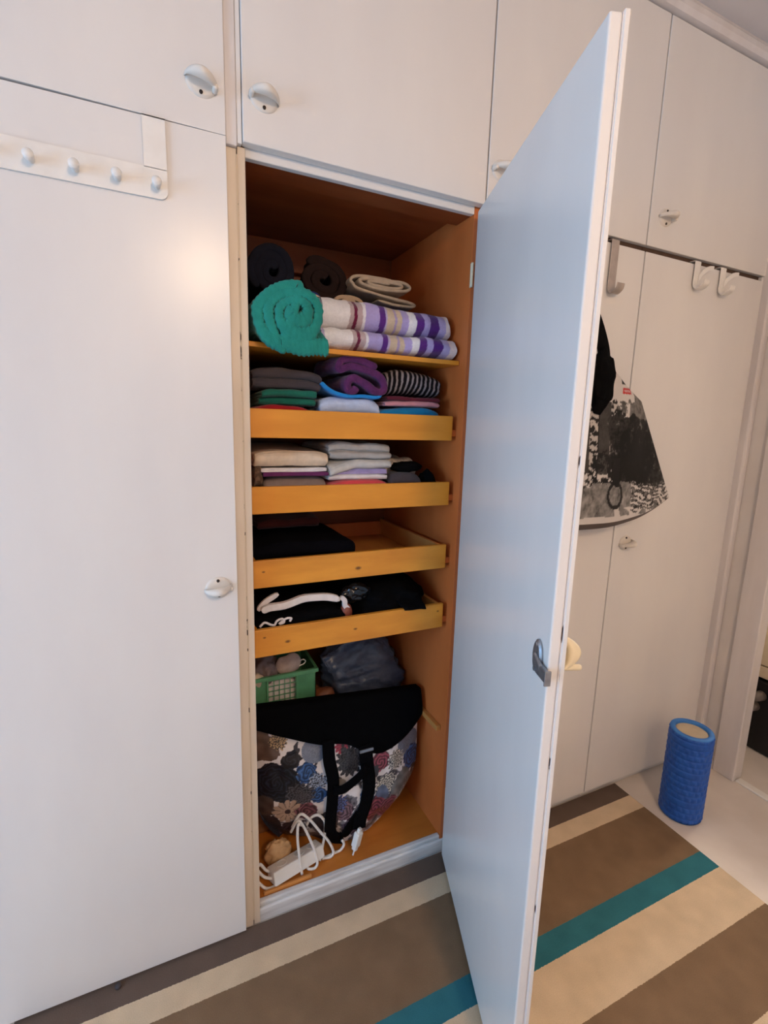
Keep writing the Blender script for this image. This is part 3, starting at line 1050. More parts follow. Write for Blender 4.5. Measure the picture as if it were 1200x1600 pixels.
tpth = [(0.24, 0.012), (0.12, 0.012), (0.055, 0.0115), (0.032, 0.0125), (0.017, 0.018), (0.012, 0.0265), (0.018, 0.035), (0.034, 0.040), (0.06, 0.0405), (0.12, 0.0405), (0.20, 0.0405), (0.232, 0.046), (0.238, 0.055), (0.225, 0.064), (0.14, 0.0635), (0.085, 0.063), (0.060, 0.064), (0.044, 0.070), (0.035, 0.083), (0.037, 0.098), (0.050, 0.111), (0.08, 0.117), (0.16, 0.115), (0.20, 0.105), (0.18, 0.090), (0.10, 0.090)]
tpth = [(p_[0] if p_[0] < .06 else .06 + (p_[0] - .06) * .6, p_[1]) for p_ in tpth]


def towel_shift(q, e):
    up_ = max(0, min(1, (q.z - 1.60) / .06))
    return (0.012 * up_ * (1 - 2 * e) - 0.0 * e, 0, -0.006 * up_ * e)


o = ribbon('striped_towel', tpth, 0.022, (0.178, 0.032, ZSH + .003), (0, 1, 0), (0, 0, 1), (0.394, 0, 0), M['towel'], n=5, ne=190, amp=0.004, sc=30, seed=14, colf=towel_col, shift=towel_shift)
tag(o, 'folded terry towel with purple, lilac, tan and white stripes', 'towel', G)

# ------------------------------------------------------------------ first drawer
Z1 = 1.3425
G = 'clothes in the top drawer'
M['char'] = fabric('charcoal_wool', (72, 64, 68))
M['green'] = fabric('forest_green_jersey', (30, 106, 88))
M['red'] = fabric('red_cotton', (170, 26, 34))
M['plum'] = fabric('plum_fleece', (94, 42, 92), 0.75, bscale=300, bump=.8)
M['pale'] = fabric('pale_blue_cotton', (196, 208, 234))
M['bright'] = fabric('bright_blue_jersey', (34, 132, 206))
M['azure'] = fabric('azure_cotton', (16, 122, 172))
M['pink'] = fabric('dusty_pink_cotton', (206, 140, 148))
M['maroon'] = fabric('maroon_cotton', (96, 26, 42))
M['blk'] = fabric('black_jersey', (9, 8, 10), .7, sheen=0.0, spec=.08)
M['stripes'] = mat('black_grey_striped_knit', (1, 1, 1, 1), (.85, .85, .85, 1), rough=.95, attr=True, scale=(90, 90, 90), bump=.5, bscale=420, spec=.2)
slab('folded_shirt', 0.018, 0.165, 0.044, 0.19, Z1, 1.410, 4, M['red'], 'red folded shirt at the bottom left of the top drawer', 'shirt', G, 21)
slab('folded_jersey', 0.030, 0.174, 0.046, 0.19, 1.411, 1.451, 4, M['green'], 'forest green folded top over the red shirt in top drawer', 'top', G, 22, amp=.004, front=(0.006, -0.004))
slab('folded_sweater', 0.018, 0.186, 0.046, 0.195, 1.4515, 1.4975, 4, M['char'], 'charcoal grey folded sweater on top of the green top', 'sweater', G, 23, amp=.005)
slab('folded_jumper', 0.018, 0.235, 0.215, 0.415, Z1 + .002, 1.520, 6, M['blk'], 'black folded jumper behind the charcoal sweater', 'sweater', G, 24, amp=.005)
slab('folded_shirt', 0.186, 0.349, 0.044, 0.20, Z1, 1.440, 4, M['pale'], 'pale blue folded shirt under the plum fleece', 'shirt', G, 25, amp=.005, front=(0.0, 0.003))
pth = [(0.0, 0.030), (0.012, 0.020), (0.04, 0.006), (0.075, 0.0), (0.12, 0.004), (0.155, 0.002), (0.168, 0.010)]
o = ribbon('jersey_top', pth, 0.009, (0.185, 0.05, 1.4395), (1, 0, 0), (0, 0, 1), (0, 0.13, 0), M['bright'], amp=.002, seed=26)
tag(o, 'bright blue top edge squeezed between plum fleece and pale shirt', 'top', G)
pth = [(0.035, 0.052), (0.058, 0.060), (0.120, 0.045), (0.155, 0.028), (0.152, 0.014), (0.120, 0.012), (0.090, 0.028), (0.070, 0.034), (0.058, 0.020), (0.068, 0.006), (0.086, 0.012), (0.084, 0.022)]
pth = [(0.088, 0.020), (0.080, 0.010), (0.066, 0.012), (0.064, 0.030), (0.080, 0.041), (0.110, 0.031), (0.140, 0.014), (0.163, 0.012), (0.170, 0.030), (0.155, 0.050), (0.115, 0.064), (0.070, 0.070), (0.044, 0.062), (0.038, 0.070), (0.050, 0.088), (0.10, 0.088), (0.145, 0.072)]
o = ribbon('folded_fleece', pth, 0.0195, (0.192, 0.048, 1.444), (1, 0, 0), (0, 0, 1), (-0.012, 0.16, 0.0), M['plum'], amp=.004, seed=27, n=8)
tag(o, 'plum purple folded fleece showing its rolled end', 'sweater', G)
slab('folded_jersey', 0.354, 0.535, 0.044, 0.20, Z1, 1.421, 4, M['azure'], 'azure blue folded top at the right of the top drawer', 'top', G, 28, amp=.003)
slab('folded_shirt', 0.368, 0.535, 0.050, 0.20, 1.4215, 1.436, 2, M['pink'], 'dusty pink folded shirt over the azure top', 'shirt', G, 29, amp=.002)
slab('folded_shirt', 0.374, 0.540, 0.056, 0.20, 1.4365, 1.450, 2, M['maroon'], 'maroon folded shirt under the striped sweater', 'shirt', G, 30, amp=.002)


def stripe_col(co):
    x = co.x - 0.35 * (co.z - 1.48) * 0.35 + 0.001 * noise.noise(co * 60)
    return lin(150, 140, 142) if (x / 0.0150) % 1.0 < 0.40 else lin(20, 16, 20)


def stripe_shift(q, e):
    return (0.0, 0.0, -0.014 * e * max(0, (q.z - 1.45) / .08) + 0.006 * math.sin(PI * e))


slab('striped_sweater', 0.378, 0.549, 0.066, 0.21, 1.4505, 1.5235, 2, M['stripes'], 'black and grey striped sweater folded at the right of the top drawer', 'sweater', G, 31, amp=.004, colf=stripe_col, shift=stripe_shift, ne=150)

# ------------------------------------------------------------------ second drawer
Z2 = 1.1575
G = 'linen in the second drawer'
M['taupe'] = fabric('taupe_cotton', (150, 132, 126))
M['cream_c'] = fabric('cream_cotton', (226, 206, 182))
M['whitec'] = fabric('white_cotton', (232, 224, 222))
M['purple'] = fabric('purple_cotton', (104, 44, 92))
M['brn'] = fabric('patterned_brown_cotton', (120, 92, 74), .5, scale=(110, 110, 110), lo_=.42, hi=.58)
M['grey'] = fabric('light_grey_jersey', (176, 172, 168))
M['lgrey'] = fabric('pale_grey_jersey', (198, 194, 188))
M['lav'] = fabric('lavender_cotton', (178, 164, 210))
M['coral'] = fabric('coral_cotton', (222, 76, 82))
M['knit'] = fabric('white_and_tan_knit', (226, 214, 204), .62, scale=(120, 120, 120), lo_=.35, hi=.6)
slab('folded_scarf', 0.0175, 0.036, 0.044, 0.25, Z2, 1.262, 4, M['brn'], 'brown patterned scarf squeezed at the left of second drawer', 'scarf', G, 41, amp=.002, ne=6)
slab('folded_trousers', 0.040, 0.206, 0.046, 0.33, Z2, 1.236, 2, M['taupe'], 'taupe folded trousers under the cream sheet', 'trousers', G, 42, amp=.002)
slab('folded_shirt', 0.038, 0.207, 0.048, 0.33, 1.2365, 1.247, 2, M['purple'], 'thin purple folded shirt under the white one', 'shirt', G, 43, amp=.0015)
slab('folded_shirt', 0.034, 0.204, 0.050, 0.33, 1.2475, 1.2575, 2, M['whitec'], 'thin white folded shirt under the cream sheet', 'shirt', G, 44, amp=.0012)
slab('folded_sheet', 0.0185, 0.208, 0.048, 0.42, 1.2585, 1.297, 2, M['cream_c'], 'cream folded sheet on top of the pile in the second drawer', 'sheet', G, 45, amp=.003, shift=lambda q, e: (0, 0, 0.04 * max(0, q.y - .1)))
slab('folded_shirt', 0.212, 0.382, 0.044, 0.30, Z2, 1.222, 4, M['coral'], 'coral red folded shirt at the bottom centre of second drawer', 'shirt', G, 46, amp=.002)
slab('folded_shirt', 0.211, 0.380, 0.056, 0.30, 1.2225, 1.237, 2, M['whitec'], 'white folded shirt on the coral one', 'shirt', G, 47, amp=.0015)
slab('folded_shirt', 0.222, 0.381, 0.062, 0.30, 1.2375, 1.252, 4, M['lav'], 'lavender folded shirt in the centre of second drawer', 'shirt', G, 48, amp=.0012)
slab('folded_tee', 0.210, 0.385, 0.047, 0.30, 1.2525, 1.277, 2, M['lgrey'], 'pale grey folded tee with a drooping corner', 'shirt', G, 49, amp=.003, shift=lambda q, e: (0, -0.008 * max(0, 1 - e * 2.2), -0.028 * max(0, 1 - e * 2.4) * max(0, (0.10 - q.y) / .06) if q.y < .1 else 0))
slab('folded_tee', 0.214, 0.390, 0.058, 0.33, 1.2785, 1.320, 4, M['grey'], 'mid grey folded tee topmost in the centre of second drawer', 'shirt', G, 50, amp=.004)
slab('folded_knit', 0.412, 0.520, 0.135, 0.36, Z2, 1.276, 4, M['knit'], 'white and tan knitted garment behind black socks', 'sweater', G, 51, amp=.006)
slab('folded_leggings', 0.392, 0.486, 0.046, 0.12, Z2, 1.238, 4, M['char'], 'dark grey folded leggings at the right of second drawer', 'leggings', G, 52, amp=.004)
for q, (x, y, z) in enumerate(((0.455, 0.095, 1.253), (0.520, 0.085, 1.200))):
    o = obj('sock_pair', blob_mesh((x, y, z), ((0.05, 0.026, 0.016) if q == 0 else (0.026, 0.036, 0.043)), .22, 2.2, q + 2, 3), M['blk'], None, True)
    tag(o, ('black sock pair lying on the dark grey leggings', 'black sock pair in the right front corner of second drawer')[q], 'socks', G)

# ------------------------------------------------------------------ third drawer
Z3 = 0.9685
G = 'clothes in the third drawer'
M['darknavy'] = fabric('dark_navy_denim', (12, 12, 19), sheen=0.0, spec=.08)
slab('folded_jeans', 0.018, 0.304, 0.085, 0.40, Z3, 1.050, 4, M['darknavy'], 'dark navy folded jeans alone in the third drawer', 'jeans', G, 61, amp=.003)
slab('folded_vest', 0.06, 0.25, 0.26, 0.42, 1.052, 1.085, 2, fabric('dull_red_wool', (96, 44, 40)), 'dull red folded vest on the jeans at the back', 'vest', G, 62, amp=.004)

# ------------------------------------------------------------------ fourth drawer
Z4 = 0.7825
G = 'black clothes in the lowest drawer'
slab('folded_jumper', 0.018, 0.262, 0.046, 0.25, Z4, 0.868, 4, M['blk'], 'black folded jumper under the white belt in lowest drawer', 'sweater', G, 71, amp=.004)
slab('folded_jumper', 0.018, 0.275, 0.265, 0.41, Z4 + .002, 0.905, 4, M['blk'], 'black folded jumper at the back left of lowest drawer', 'sweater', G, 72, amp=.004)
me = blob_mesh((0.415, 0.245, 0.846), (0.128, 0.195, 0.064), .16, 2.2, 5, 5, power=.7)
for v in me.vertices:
    v.co.z = max(v.co.z, Z4 + .001)
    v.co.x = min(max(v.co.x, 0.279), 0.5455)
    v.co.y = min(max(v.co.y, 0.042), 0.455)
jk = obj('black_jacket', me, M['blk'], None, True)
tag(jk, 'black jacket heaped in the right half of the lowest drawer', 'jacket', G)
o = ribbon('sleeve', [(0.0, 0.034), (-0.045, 0.026), (-0.066, 0.0175), (-0.078, 0.016), (-0.084, 0.010), (-0.0845, 0.006)], 0.007, (0.425, 0.105, 0.8365), (0, 1, 0), (0, 0, 1), (0.075, 0, 0), M['blk'], jk, amp=.004, sc=40, seed=73)
wb = ribbon('belt', [(0.0, 0.010), (0.02, 0.018), (0.06, 0.020), (0.115, 0.030), (0.17, 0.026), (0.215, 0.014)], 0.019, (0.030, 0.055, 0.874), (1, 0, 0), (0, 0, 1), (0, 0.012, 0), fabric('white_webbing', (236, 228, 224)), amp=.0015, seed=74)
tag(wb, 'white fabric belt curved over the black jumper', 'belt', G)
ribbon('belt_end', [(0.0, 0.0), (0.02, 0.022), (0.055, 0.040)], 0.014, (0.022, 0.068, 0.882), (1, 0, 0), (0, 0, 1), (0, 0.008, 0), M['whitec'], wb, amp=.001, seed=75)
ribbon('belt_loop', [(0.0, 0.014), (0.012, 0.002), (0.014, -0.014), (0.026, -0.024)], 0.014, (0.247, 0.057, 0.881), (1, 0, 0), (0, 0, 1), (0, 0.008, 0), M['whitec'], wb, amp=.001, seed=76)
o = tube('cord_loop', [(0.022, 0.0435, 0.848), (0.034, 0.0435, 0.858), (0.05, 0.0435, 0.850), (0.06, 0.0435, 0.848), (0.066, 0.0435, 0.858), (0.08, 0.0435, 0.862), (0.085, 0.0435, 0.852), (0.072, 0.0435, 0.849), (0.09, 0.0435, 0.861), (0.104, 0.0435, 0.860), (0.10, 0.0435, 0.852)], 0.0032, M['whitec'], None)
tag(o, 'white drawstring loops at the front left of lowest drawer', 'cord', G)
o = obj('leather_pouch', blob_mesh((0.268, 0.068, 0.845), (0.018, 0.016, 0.026), .12, 1.5, 4, 3), mat('brown_red_leather', lin(140, 70, 50), rough=.5), None, True)
tag(o, 'small reddish brown pouch beside the white belt', 'pouch', G)
M['clear'] = mat('clear_plastic_film', lin(60, 62, 66), lin(40, 42, 46), rough=.10, scale=(60, 60, 60), bump=.5, bscale=60, bdist=.004, spec=.9, trans=.85)
o = obj('plastic_sleeve', blob_mesh((0.302, 0.085, 0.892), (0.045, 0.016, 0.028), .35, 2.4, 6, 4, ridge=True), M['clear'], None, True)
tag(o, 'crumpled clear plastic sleeve among the black clothes', 'plastic bag', G)

# ------------------------------------------------------------------ bottom of the cupboard
ZB = 0.0555
M['carton'] = mat('brown_cardboard', lin(150, 104, 66), lin(136, 92, 58), rough=.8, scale=(10, 60, 60))
cx = thing('cardboard_box', (0.29, 0.37, ZB), 'brown cardboard box hidden behind the floral bag', 'box')
box('body', 0.015, 0.565, 0.235, 0.488, ZB, 0.440, M['carton'], cx, bev=.002)
box('flap', 0.016, 0.564, 0.236, 0.36, 0.4402, 0.4435, M['carton'], cx, bev=.001)
box('flap', 0.016, 0.564, 0.362, 0.487, 0.4402, 0.4435, M['carton'], cx, bev=.001)
# green basket
ZK = 0.4445
M['bask'] = mat('green_plastic', lin(92, 158, 116), lin(84, 146, 106), rough=.4)
bk = thing('plastic_basket', (0.13, 0.31, ZK), 'green plastic basket with square lattice on the cardboard box', 'basket')
kx0, kx1, ky0, ky1, kz1 = 0.022, 0.232, 0.225, 0.405, 0.604
lst = [(kx0 + .008, kx1 - .008, ky0 + .006, ky1 - .006, ZK + .0005, ZK + .004),
       (kx0 + .004, kx0 + .0065, ky0 + .003, ky1 - .003, ZK + .002, kz1), (kx1 - .0065, kx1 - .004, ky0 + .003, ky1 - .003, ZK + .002, kz1),
       (kx0 + .004, kx1 - .004, ky1 - .006, ky1 - .0035, ZK + .002, kz1),
       (kx0 + .004, 0.078, ky0 + .003, ky0 + .0055, ZK + .002, kz1), (0.162, kx1 - .004, ky0 + .003, ky0 + .0055, ZK + .002, kz1),
       (0.078, 0.162, ky0 + .003, ky0 + .0055, ZK + .002, 0.500), (0.078, 0.162, ky0 + .003, ky0 + .0055, 0.586, kz1)]
boxes('wall', lst, M['bask'], bk)
boxes('rim', [(kx0 - .003, kx1 + .003, ky0 - .004, ky0 + .004, kz1 - .012, kz1), (kx0 - .003, kx1 + .003, ky1 - .004, ky1 + .004, kz1 - .012, kz1), (kx0 - .003, kx0 + .005, ky0, ky1, kz1 - .012, kz1), (kx1 - .005, kx1 + .003, ky0, ky1, kz1 - .012, kz1), (0.163, 0.169, ky0 - .003, ky0 + .004, ZK + .01, kz1 - .01), (0.071, 0.077, ky0 - .003, ky0 + .004, ZK + .01, kz1 - .01)], M['bask'], bk, bev=.001)
lat = [(0.078 + .0168 * i - .0012, 0.078 + .0168 * i + .0012, ky0 + .0032, ky0 + .0052, 0.5, 0.586) for i in range(1, 5)]
lat += [(0.078, 0.162, ky0 + .0030, ky0 + .0050, 0.5 + .0172 * i - .0012, 0.5 + .0172 * i + .0012) for i in range(1, 5)]
boxes('lattice', lat, M['bask'], bk)
G = 'things in the green basket'
o = obj('folded_paper', blob_mesh((0.12, 0.27, 0.515), (0.075, 0.032, 0.066), .18, 2.0, 3, 4), M['whitec'], None, True)
tag(o, 'pale cloth seen through the lattice of the green basket', 'cloth', G)
o = obj('grey_cloth', blob_mesh((0.072, 0.288, 0.606), (0.046, 0.056, 0.050), .35, 1.8, 7, 4, ridge=True), fabric('dusky_grey_cotton', (128, 112, 112)), None, True)
tag(o, 'dusky grey crumpled cloth at the left of the basket', 'cloth', G)
o = obj('white_cloth', blob_mesh((0.042, 0.236, 0.592), (0.022, 0.012, 0.026), .3, 1.8, 9, 3), M['beige'], None, True)
tag(o, 'small off-white cloth hanging over the basket rim', 'cloth', G)
fm = thing('face_mask', (0.142, 0.262, 0.6), 'pale beige face mask with ear loop on the basket', 'face mask', G)
V, F = [], []
for j in range(17):
    for i in range(21):
        u, v = -1 + i / 10, -1 + j / 8
        hw = 1 - .25 * v * v
        x = 0.146 + u * .040 * hw
        z = 0.622 + v * .034 * (1 - .25 * abs(u) ** 2) + .004 * math.sin(u * 3)
        y = 0.250 - .022 * (1 - u * u) * (1 - v * v * .8) + .003 * noise.noise(Vector((x * 60, z * 60, 0)))
        V.append((x, y, z))
for b in range(0,):
    pass
nb = len(V)
V += [(x, y + .004, z) for x, y, z in V]
for j in range(16):
    for i in range(20):
        a = j * 21 + i
        F.append((a, a + 1, a + 22, a + 21))
        F.append((nb + a, nb + a + 21, nb + a + 22, nb + a + 1))
bd = [i for i in range(21)] + [j * 21 + 20 for j in range(1, 17)] + [16 * 21 + i for i in range(19, -1, -1)] + [j * 21 for j in range(15, 0, -1)]
for a, b in zip(bd, bd[1:] + bd[:1]):
    F.append((a, b, nb + b, nb + a))
obj('mask', pyd(V, F), fabric('beige_mask_cotton', (188, 168, 158)), fm, True)
tube('ear_loop', [(0.176, 0.250, 0.608), (0.192, 0.244, 0.616), (0.198, 0.243, 0.625), (0.191, 0.245, 0.631), (0.178, 0.250, 0.624)], 0.0016, M['whitec'], fm)
# blue plastic bag
M['bluebag'] = mat('thin_blue_grey_plastic', lin(72, 82, 102), lin(58, 68, 90), rough=.3, scale=(25, 25, 40), bump=.6, bscale=35, bdist=.006)
bm = bmesh.new()
for q in ((0.256, 0.262, 0.618), (0.30, 0.25, 0.575), (0.335, 0.246, 0.452), (0.45, 0.240, 0.449), (0.545, 0.25, 0.455), (0.570, 0.262, 0.497), (0.555, 0.30, 0.55), (0.50, 0.30, 0.632), (0.42, 0.285, 0.672), (0.36, 0.29, 0.655),
          (0.30, 0.38, 0.60), (0.40, 0.40, 0.655), (0.52, 0.40, 0.59), (0.565, 0.40, 0.47), (0.33, 0.40, 0.449), (0.55, 0.40, 0.449), (0.28, 0.33, 0.47)):
    bm.verts.new(q)
bmesh.ops.convex_hull(bm, input=bm.verts)
for q in [v for v in bm.verts if not v.link_faces]:
    bm.verts.remove(q)
bmesh.ops.subdivide_edges(bm, edges=bm.edges, cuts=13, use_grid_fill=True)
bmesh.ops.smooth_vert(bm, verts=bm.verts, factor=.5, use_axis_x=True, use_axis_y=True, use_axis_z=True)
bm.normal_update()
mv = []
for v in bm.verts:
    p_ = v.co
    crease = -0.030 * abs(noise.noise(Vector((p_.x * 7 + p_.z * 16, p_.y * 10, p_.z * 24 - p_.x * 9)))) + 0.006 * noise.noise(p_ * 45)
    mv.append((v, v.normal * (crease + .006)))
for v, d_ in mv:
    v.co += d_
    v.co.x = min(v.co.x, 0.574)
    v.co.z = max(v.co.z, 0.4445)
o = obj('plastic_bag', bm_mesh(bm), M['bluebag'], None, True)
tag(o, 'blue grey plastic bag bunched up on the cardboard box', 'plastic bag')
o = obj('black_bag', blob_mesh((0.455, 0.455, 0.575), (0.105, 0.030, 0.130), .12, 2, 8, 4, power=.8), M['blk'], None, True)
tag(o, 'black cloth bag standing behind the blue plastic bag', 'bag')
o = obj('brown_purse', blob_mesh((0.268, 0.262, 0.476), (0.036, 0.024, 0.032), .1, 1.4, 4, 4, power=.8), mat('brown_leather', lin(128, 74, 46), rough=.5), None, True)
tag(o, 'small brown leather purse between basket and blue bag', 'purse')

# floral shopping bag
fb = thing('shopping_bag', (0.29, 0.14, ZB), 'large floral shopping bag with black flap at the cupboard bottom', 'bag')
FLW = []
rnd = random.Random(11)
# (x, z, radius, kind, colour)
FLW += [(0.035, 0.43, .055, 'blob', (96, 76, 66)), (0.085, 0.445, .026, 'line', (190, 160, 120)), (0.075, 0.31, .075, 'rose', (22, 28, 42)), (0.12, 0.385, .030, 'rose', (24, 24, 34)),
        (0.165, 0.335, .036, 'rose', (44, 78, 130)), (0.19, 0.40, .040, 'disc', (136, 148, 172)), (0.195, 0.30, .030, 'line', (160, 175, 200)), (0.198, 0.255, .030, 'rose', (46, 80, 132)),
        (0.145, 0.265, .045, 'line', (90, 88, 96)), (0.03, 0.22, .05, 'blob', (78, 66, 62)), (0.11, 0.205, .042, 'star', (188, 160, 140)), (0.165, 0.20, .034, 'rose', (110, 66, 74)),
        (0.278, 0.395, .026, 'star', (176, 62, 84)), (0.30, 0.345, .048, 'line', (70, 68, 72)), (0.265, 0.27, .03, 'blob', (150, 140, 132)), (0.27, 0.19, .04, 'rose', (108, 82, 92)), (0.255, 0.215, .03, 'line', (90, 104, 160)),
        (0.40, 0.315, .036, 'rose', (134, 62, 76)), (0.515, 0.335, .045, 'disc', (122, 132, 150)), (0.46, 0.30, .034, 'line', (206, 200, 190)), (0.425, 0.225, .042, 'line', (220, 214, 202)), (0.535, 0.272, .046, 'rose', (46, 80, 130)),
        (0.548, 0.215, .026, 'rose', (28, 30, 40)), (0.49, 0.20, .052, 'blob', (120, 118, 116)), (0.405, 0.20, .03, 'blob', (96, 110, 140)), (0.38, 0.155, .048, 'rose', (122, 58, 72)), (0.44, 0.13, .05, 'rose', (116, 62, 78)),
        (0.50, 0.145, .04, 'line', (196, 186, 180)), (0.31, 0.125, .04, 'rose', (90, 74, 90)), (0.55, 0.18, .045, 'line', (170, 160, 150)), (0.36, 0.26, .03, 'blob', (180, 170, 165)), (0.22, 0.14, .05, 'blob', (60, 54, 60)), (0.05, 0.13, .06, 'blob', (52, 48, 54)), (0.13, 0.12, .05, 'rose', (70, 54, 60)), (0.355, 0.215, .03, 'rose', (54, 76, 108)), (0.375, 0.29, .022, 'blob', (60, 58, 64))]


def floral(co):
    c = (236, 230, 230)
    x, z = co.x, co.z
    n0 = noise.noise(Vector((x * 26, z * 26, 4))) + .5 * noise.noise(Vector((x * 70, z * 70, 4)))
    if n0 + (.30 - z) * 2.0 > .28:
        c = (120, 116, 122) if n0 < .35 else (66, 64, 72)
    wob = 0.006 * noise.noise(Vector((x * 90, z * 90, 1)))
    for (fx, fz, r, kd, cc) in FLW:
        dx, dz = x - fx, z - fz
        d_ = math.hypot(dx, dz)
        if d_ > r * 1.25:
            continue
        a = math.atan2(dz, dx)
        if kd == 'star':
            k_ = r * (0.72 + .35 * abs(math.sin(a * 6 + fx * 40)) ** .7)
            if d_ < k_:
                c = cc if d_ > r * .22 else (60, 40, 40)
                if abs(math.sin(a * 6 + fx * 40)) < .22 and d_ > r * .3:
                    c = tuple(v * .45 for v in cc)
        elif kd == 'rose':
            k_ = r * (0.92 + .24 * noise.noise(Vector((math.cos(a) * 2.2 + fx * 40, math.sin(a) * 2.2, fz * 30)))) + wob
            if d_ < k_:
                c = cc
                t_ = math.sin(d_ * 520 + a * 2 + 5 * noise.noise(Vector((x * 55, z * 55, 3))))
                if t_ > .45:
                    c = tuple(v * .55 for v in cc)
                elif t_ < -.8:
                    c = tuple(min(255, v * 1.3 + 14) for v in cc)
        elif kd == 'disc':
            if d_ < r:
                g = math.sin(a * 40) > .55
                c = tuple(v * .82 for v in cc) if g else cc
        elif kd == 'line':
            k_ = r * (0.75 + .3 * abs(math.sin(a * 7 + fx * 50 + noise.noise(Vector((x * 50, z * 50, 2)))))) + wob
            if d_ < k_:
                t_ = math.sin(d_ * 560 + math.cos(a * 9) * 2.4 + 2 * noise.noise(Vector((x * 130, z * 130, 7))))
                c = cc if t_ > -.15 else (34, 34, 40)
        else:
            if d_ < r * (.9 + .12 * math.sin(a * 3 + fz * 80)) + wob:
                n_ = noise.noise(Vector((x * 50, z * 50, fx * 30)))
                c = tuple(max(0, min(255, v * (1 + .28 * n_))) for v in cc)
    return lin(*c)


M['floral'] = mat('floral_printed_plastic', (1, 1, 1, 1), (.94, .94, .94, 1), rough=.32, attr=True, scale=(10, 10, 10), bump=.25, bscale=30, bdist=.006, spec=.5)
NU, NV = 250, 200


def fl_pt(u, v, front):
    # u -1..1 , v 0..1
    zz = ZB + .002 + 0.43 * v
    wid = 0.268 * (1 - 0.34 * (1 - min(1, v / .45)) ** 2.2)
    cx = 0.290 + 0.004 * v - 0.022 * (1 - min(1, v / .45)) ** 2
    x = cx + u * wid
    x = max(x, 0.008)
    dep = (0.060 * (1 - abs(u) ** 3) * (math.sin(PI * min(1, .18 + v * .75))) ** .8)
    wr = 0.010 * noise.noise(Vector((x * 11, zz * 9, 2))) + .005 * noise.noise(Vector((x * 30, zz * 24, 6)))
    y = 0.150 - dep + wr * (1 - abs(u) ** 6) - .015 * (1 - v) + .055 * (1 - v) ** 2 * max(0.0, min(1.0, (0.27 - x) / .08)) if front else 0.165 + 0.05 * (1 - abs(u) ** 4) * (1 - v * .5)
    zz += 0.03 * abs(u) ** 3 * (1 - v)
    return (x, y, zz)


V, F = [], []
for fr_ in (True, False):
    for j in range(NV + 1):
        for i in range(NU + 1):
            V.append(fl_pt(-1 + 2 * i / NU, j / NV, fr_))
off = (NU + 1) * (NV + 1)
for b in (0, off):
    for j in range(NV):
        for i in range(NU):
            a = b + j * (NU + 1) + i
            F.append((a, a + 1, a + NU + 2, a + NU + 1))
for j in range(NV):
    for i in (0, NU):
        a = j * (NU + 1) + i
        F.append((a, a + NU + 1, off + a + NU + 1, off + a))
for i in range(NU):
    F.append((i, i + 1, off + i + 1, off + i))
me = pyd(V, F)
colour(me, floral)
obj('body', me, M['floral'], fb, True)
# black flap folded over the front
flow = cr([(0.010, 0.510), (0.093, 0.478), (0.203, 0.432), (0.243, 0.424), (0.284, 0.412), (0.324, 0.385), (0.395, 0.350), (0.470, 0.366), (0.528, 0.402), (0.562, 0.428)], 8)
V, F = [], []
nv_ = 14
for i, (x, zl) in enumerate(flow):
    zt_ = 0.562 - 0.052 * (x / .56)
    for j in range(nv_ + 1):
        t = j / nv_
        z = zl + (zt_ - zl) * t
        vv = (z - ZB) / .43
        uu = (x - .29) / .27
        y = 0.085 + 0.052 * min(1, t) ** 1.3 + 0.035 * abs(uu) ** 3 * (1 - t) + 0.004 * noise.noise(Vector((x * 14, z * 14, 3)))
        V.append((x, y, z))
    V.append((x, 0.17, zt_ - .004))
k = nv_ + 2
for i in range(len(flow) - 1):
    for j in range(k - 1):
        F.append((i * k + j, i * k + j + 1, (i + 1) * k + j + 1, (i + 1) * k + j))
fo = obj('flap', pyd(V, F), fabric('black_polyester', (7, 7, 9), .8, bscale=700, sheen=0, spec=.06), fb, True)
md = fo.modifiers.new('thick', 'SOLIDIFY')
md.thickness = 0.004
md.offset = 0
M['strap'] = fabric('black_webbing', (7, 6, 8), .75, sheen=0, spec=.08)
yS = 0.072
tube('strap', [(0.222, 0.080, 0.445), (0.224, 0.074, 0.382), (0.236, 0.070, 0.313), (0.233, 0.072, 0.226), (0.229, 0.076, 0.143), (0.244, 0.082, 0.105), (0.274, 0.082, 0.095), (0.30, 0.074, 0.14), (0.325, 0.070, 0.175)], 0, M['strap'], fb, seg=10, flat=(0.038, 0.004, (1, 0, .35)))
tube('strap', [(0.340, 0.076, 0.400), (0.346, 0.070, 0.329), (0.353, 0.068, 0.265), (0.342, 0.066, 0.200), (0.325, 0.064, 0.155), (0.320, 0.062, 0.125)], 0, M['strap'], fb, seg=10, flat=(0.044, 0.004, (1, 0, .2)))
tube('strap', [(0.236, 0.064, 0.285), (0.262, 0.060, 0.283), (0.295, 0.060, 0.297), (0.328, 0.062, 0.318), (0.344, 0.066, 0.335)], 0, M['strap'], fb, seg=10, flat=(0.032, 0.004, (0, 0, 1)))
tube('piping', [(0.317, 0.0875, 0.29), (0.320, 0.0865, 0.25), (0.327, 0.084, 0.205)], 0.0016, M['strap'], fb)
bkq = box('buckle', 0.318, 0.364, 0.064, 0.070, 0.383, 0.393, M['steel'], fb, bev=.002)

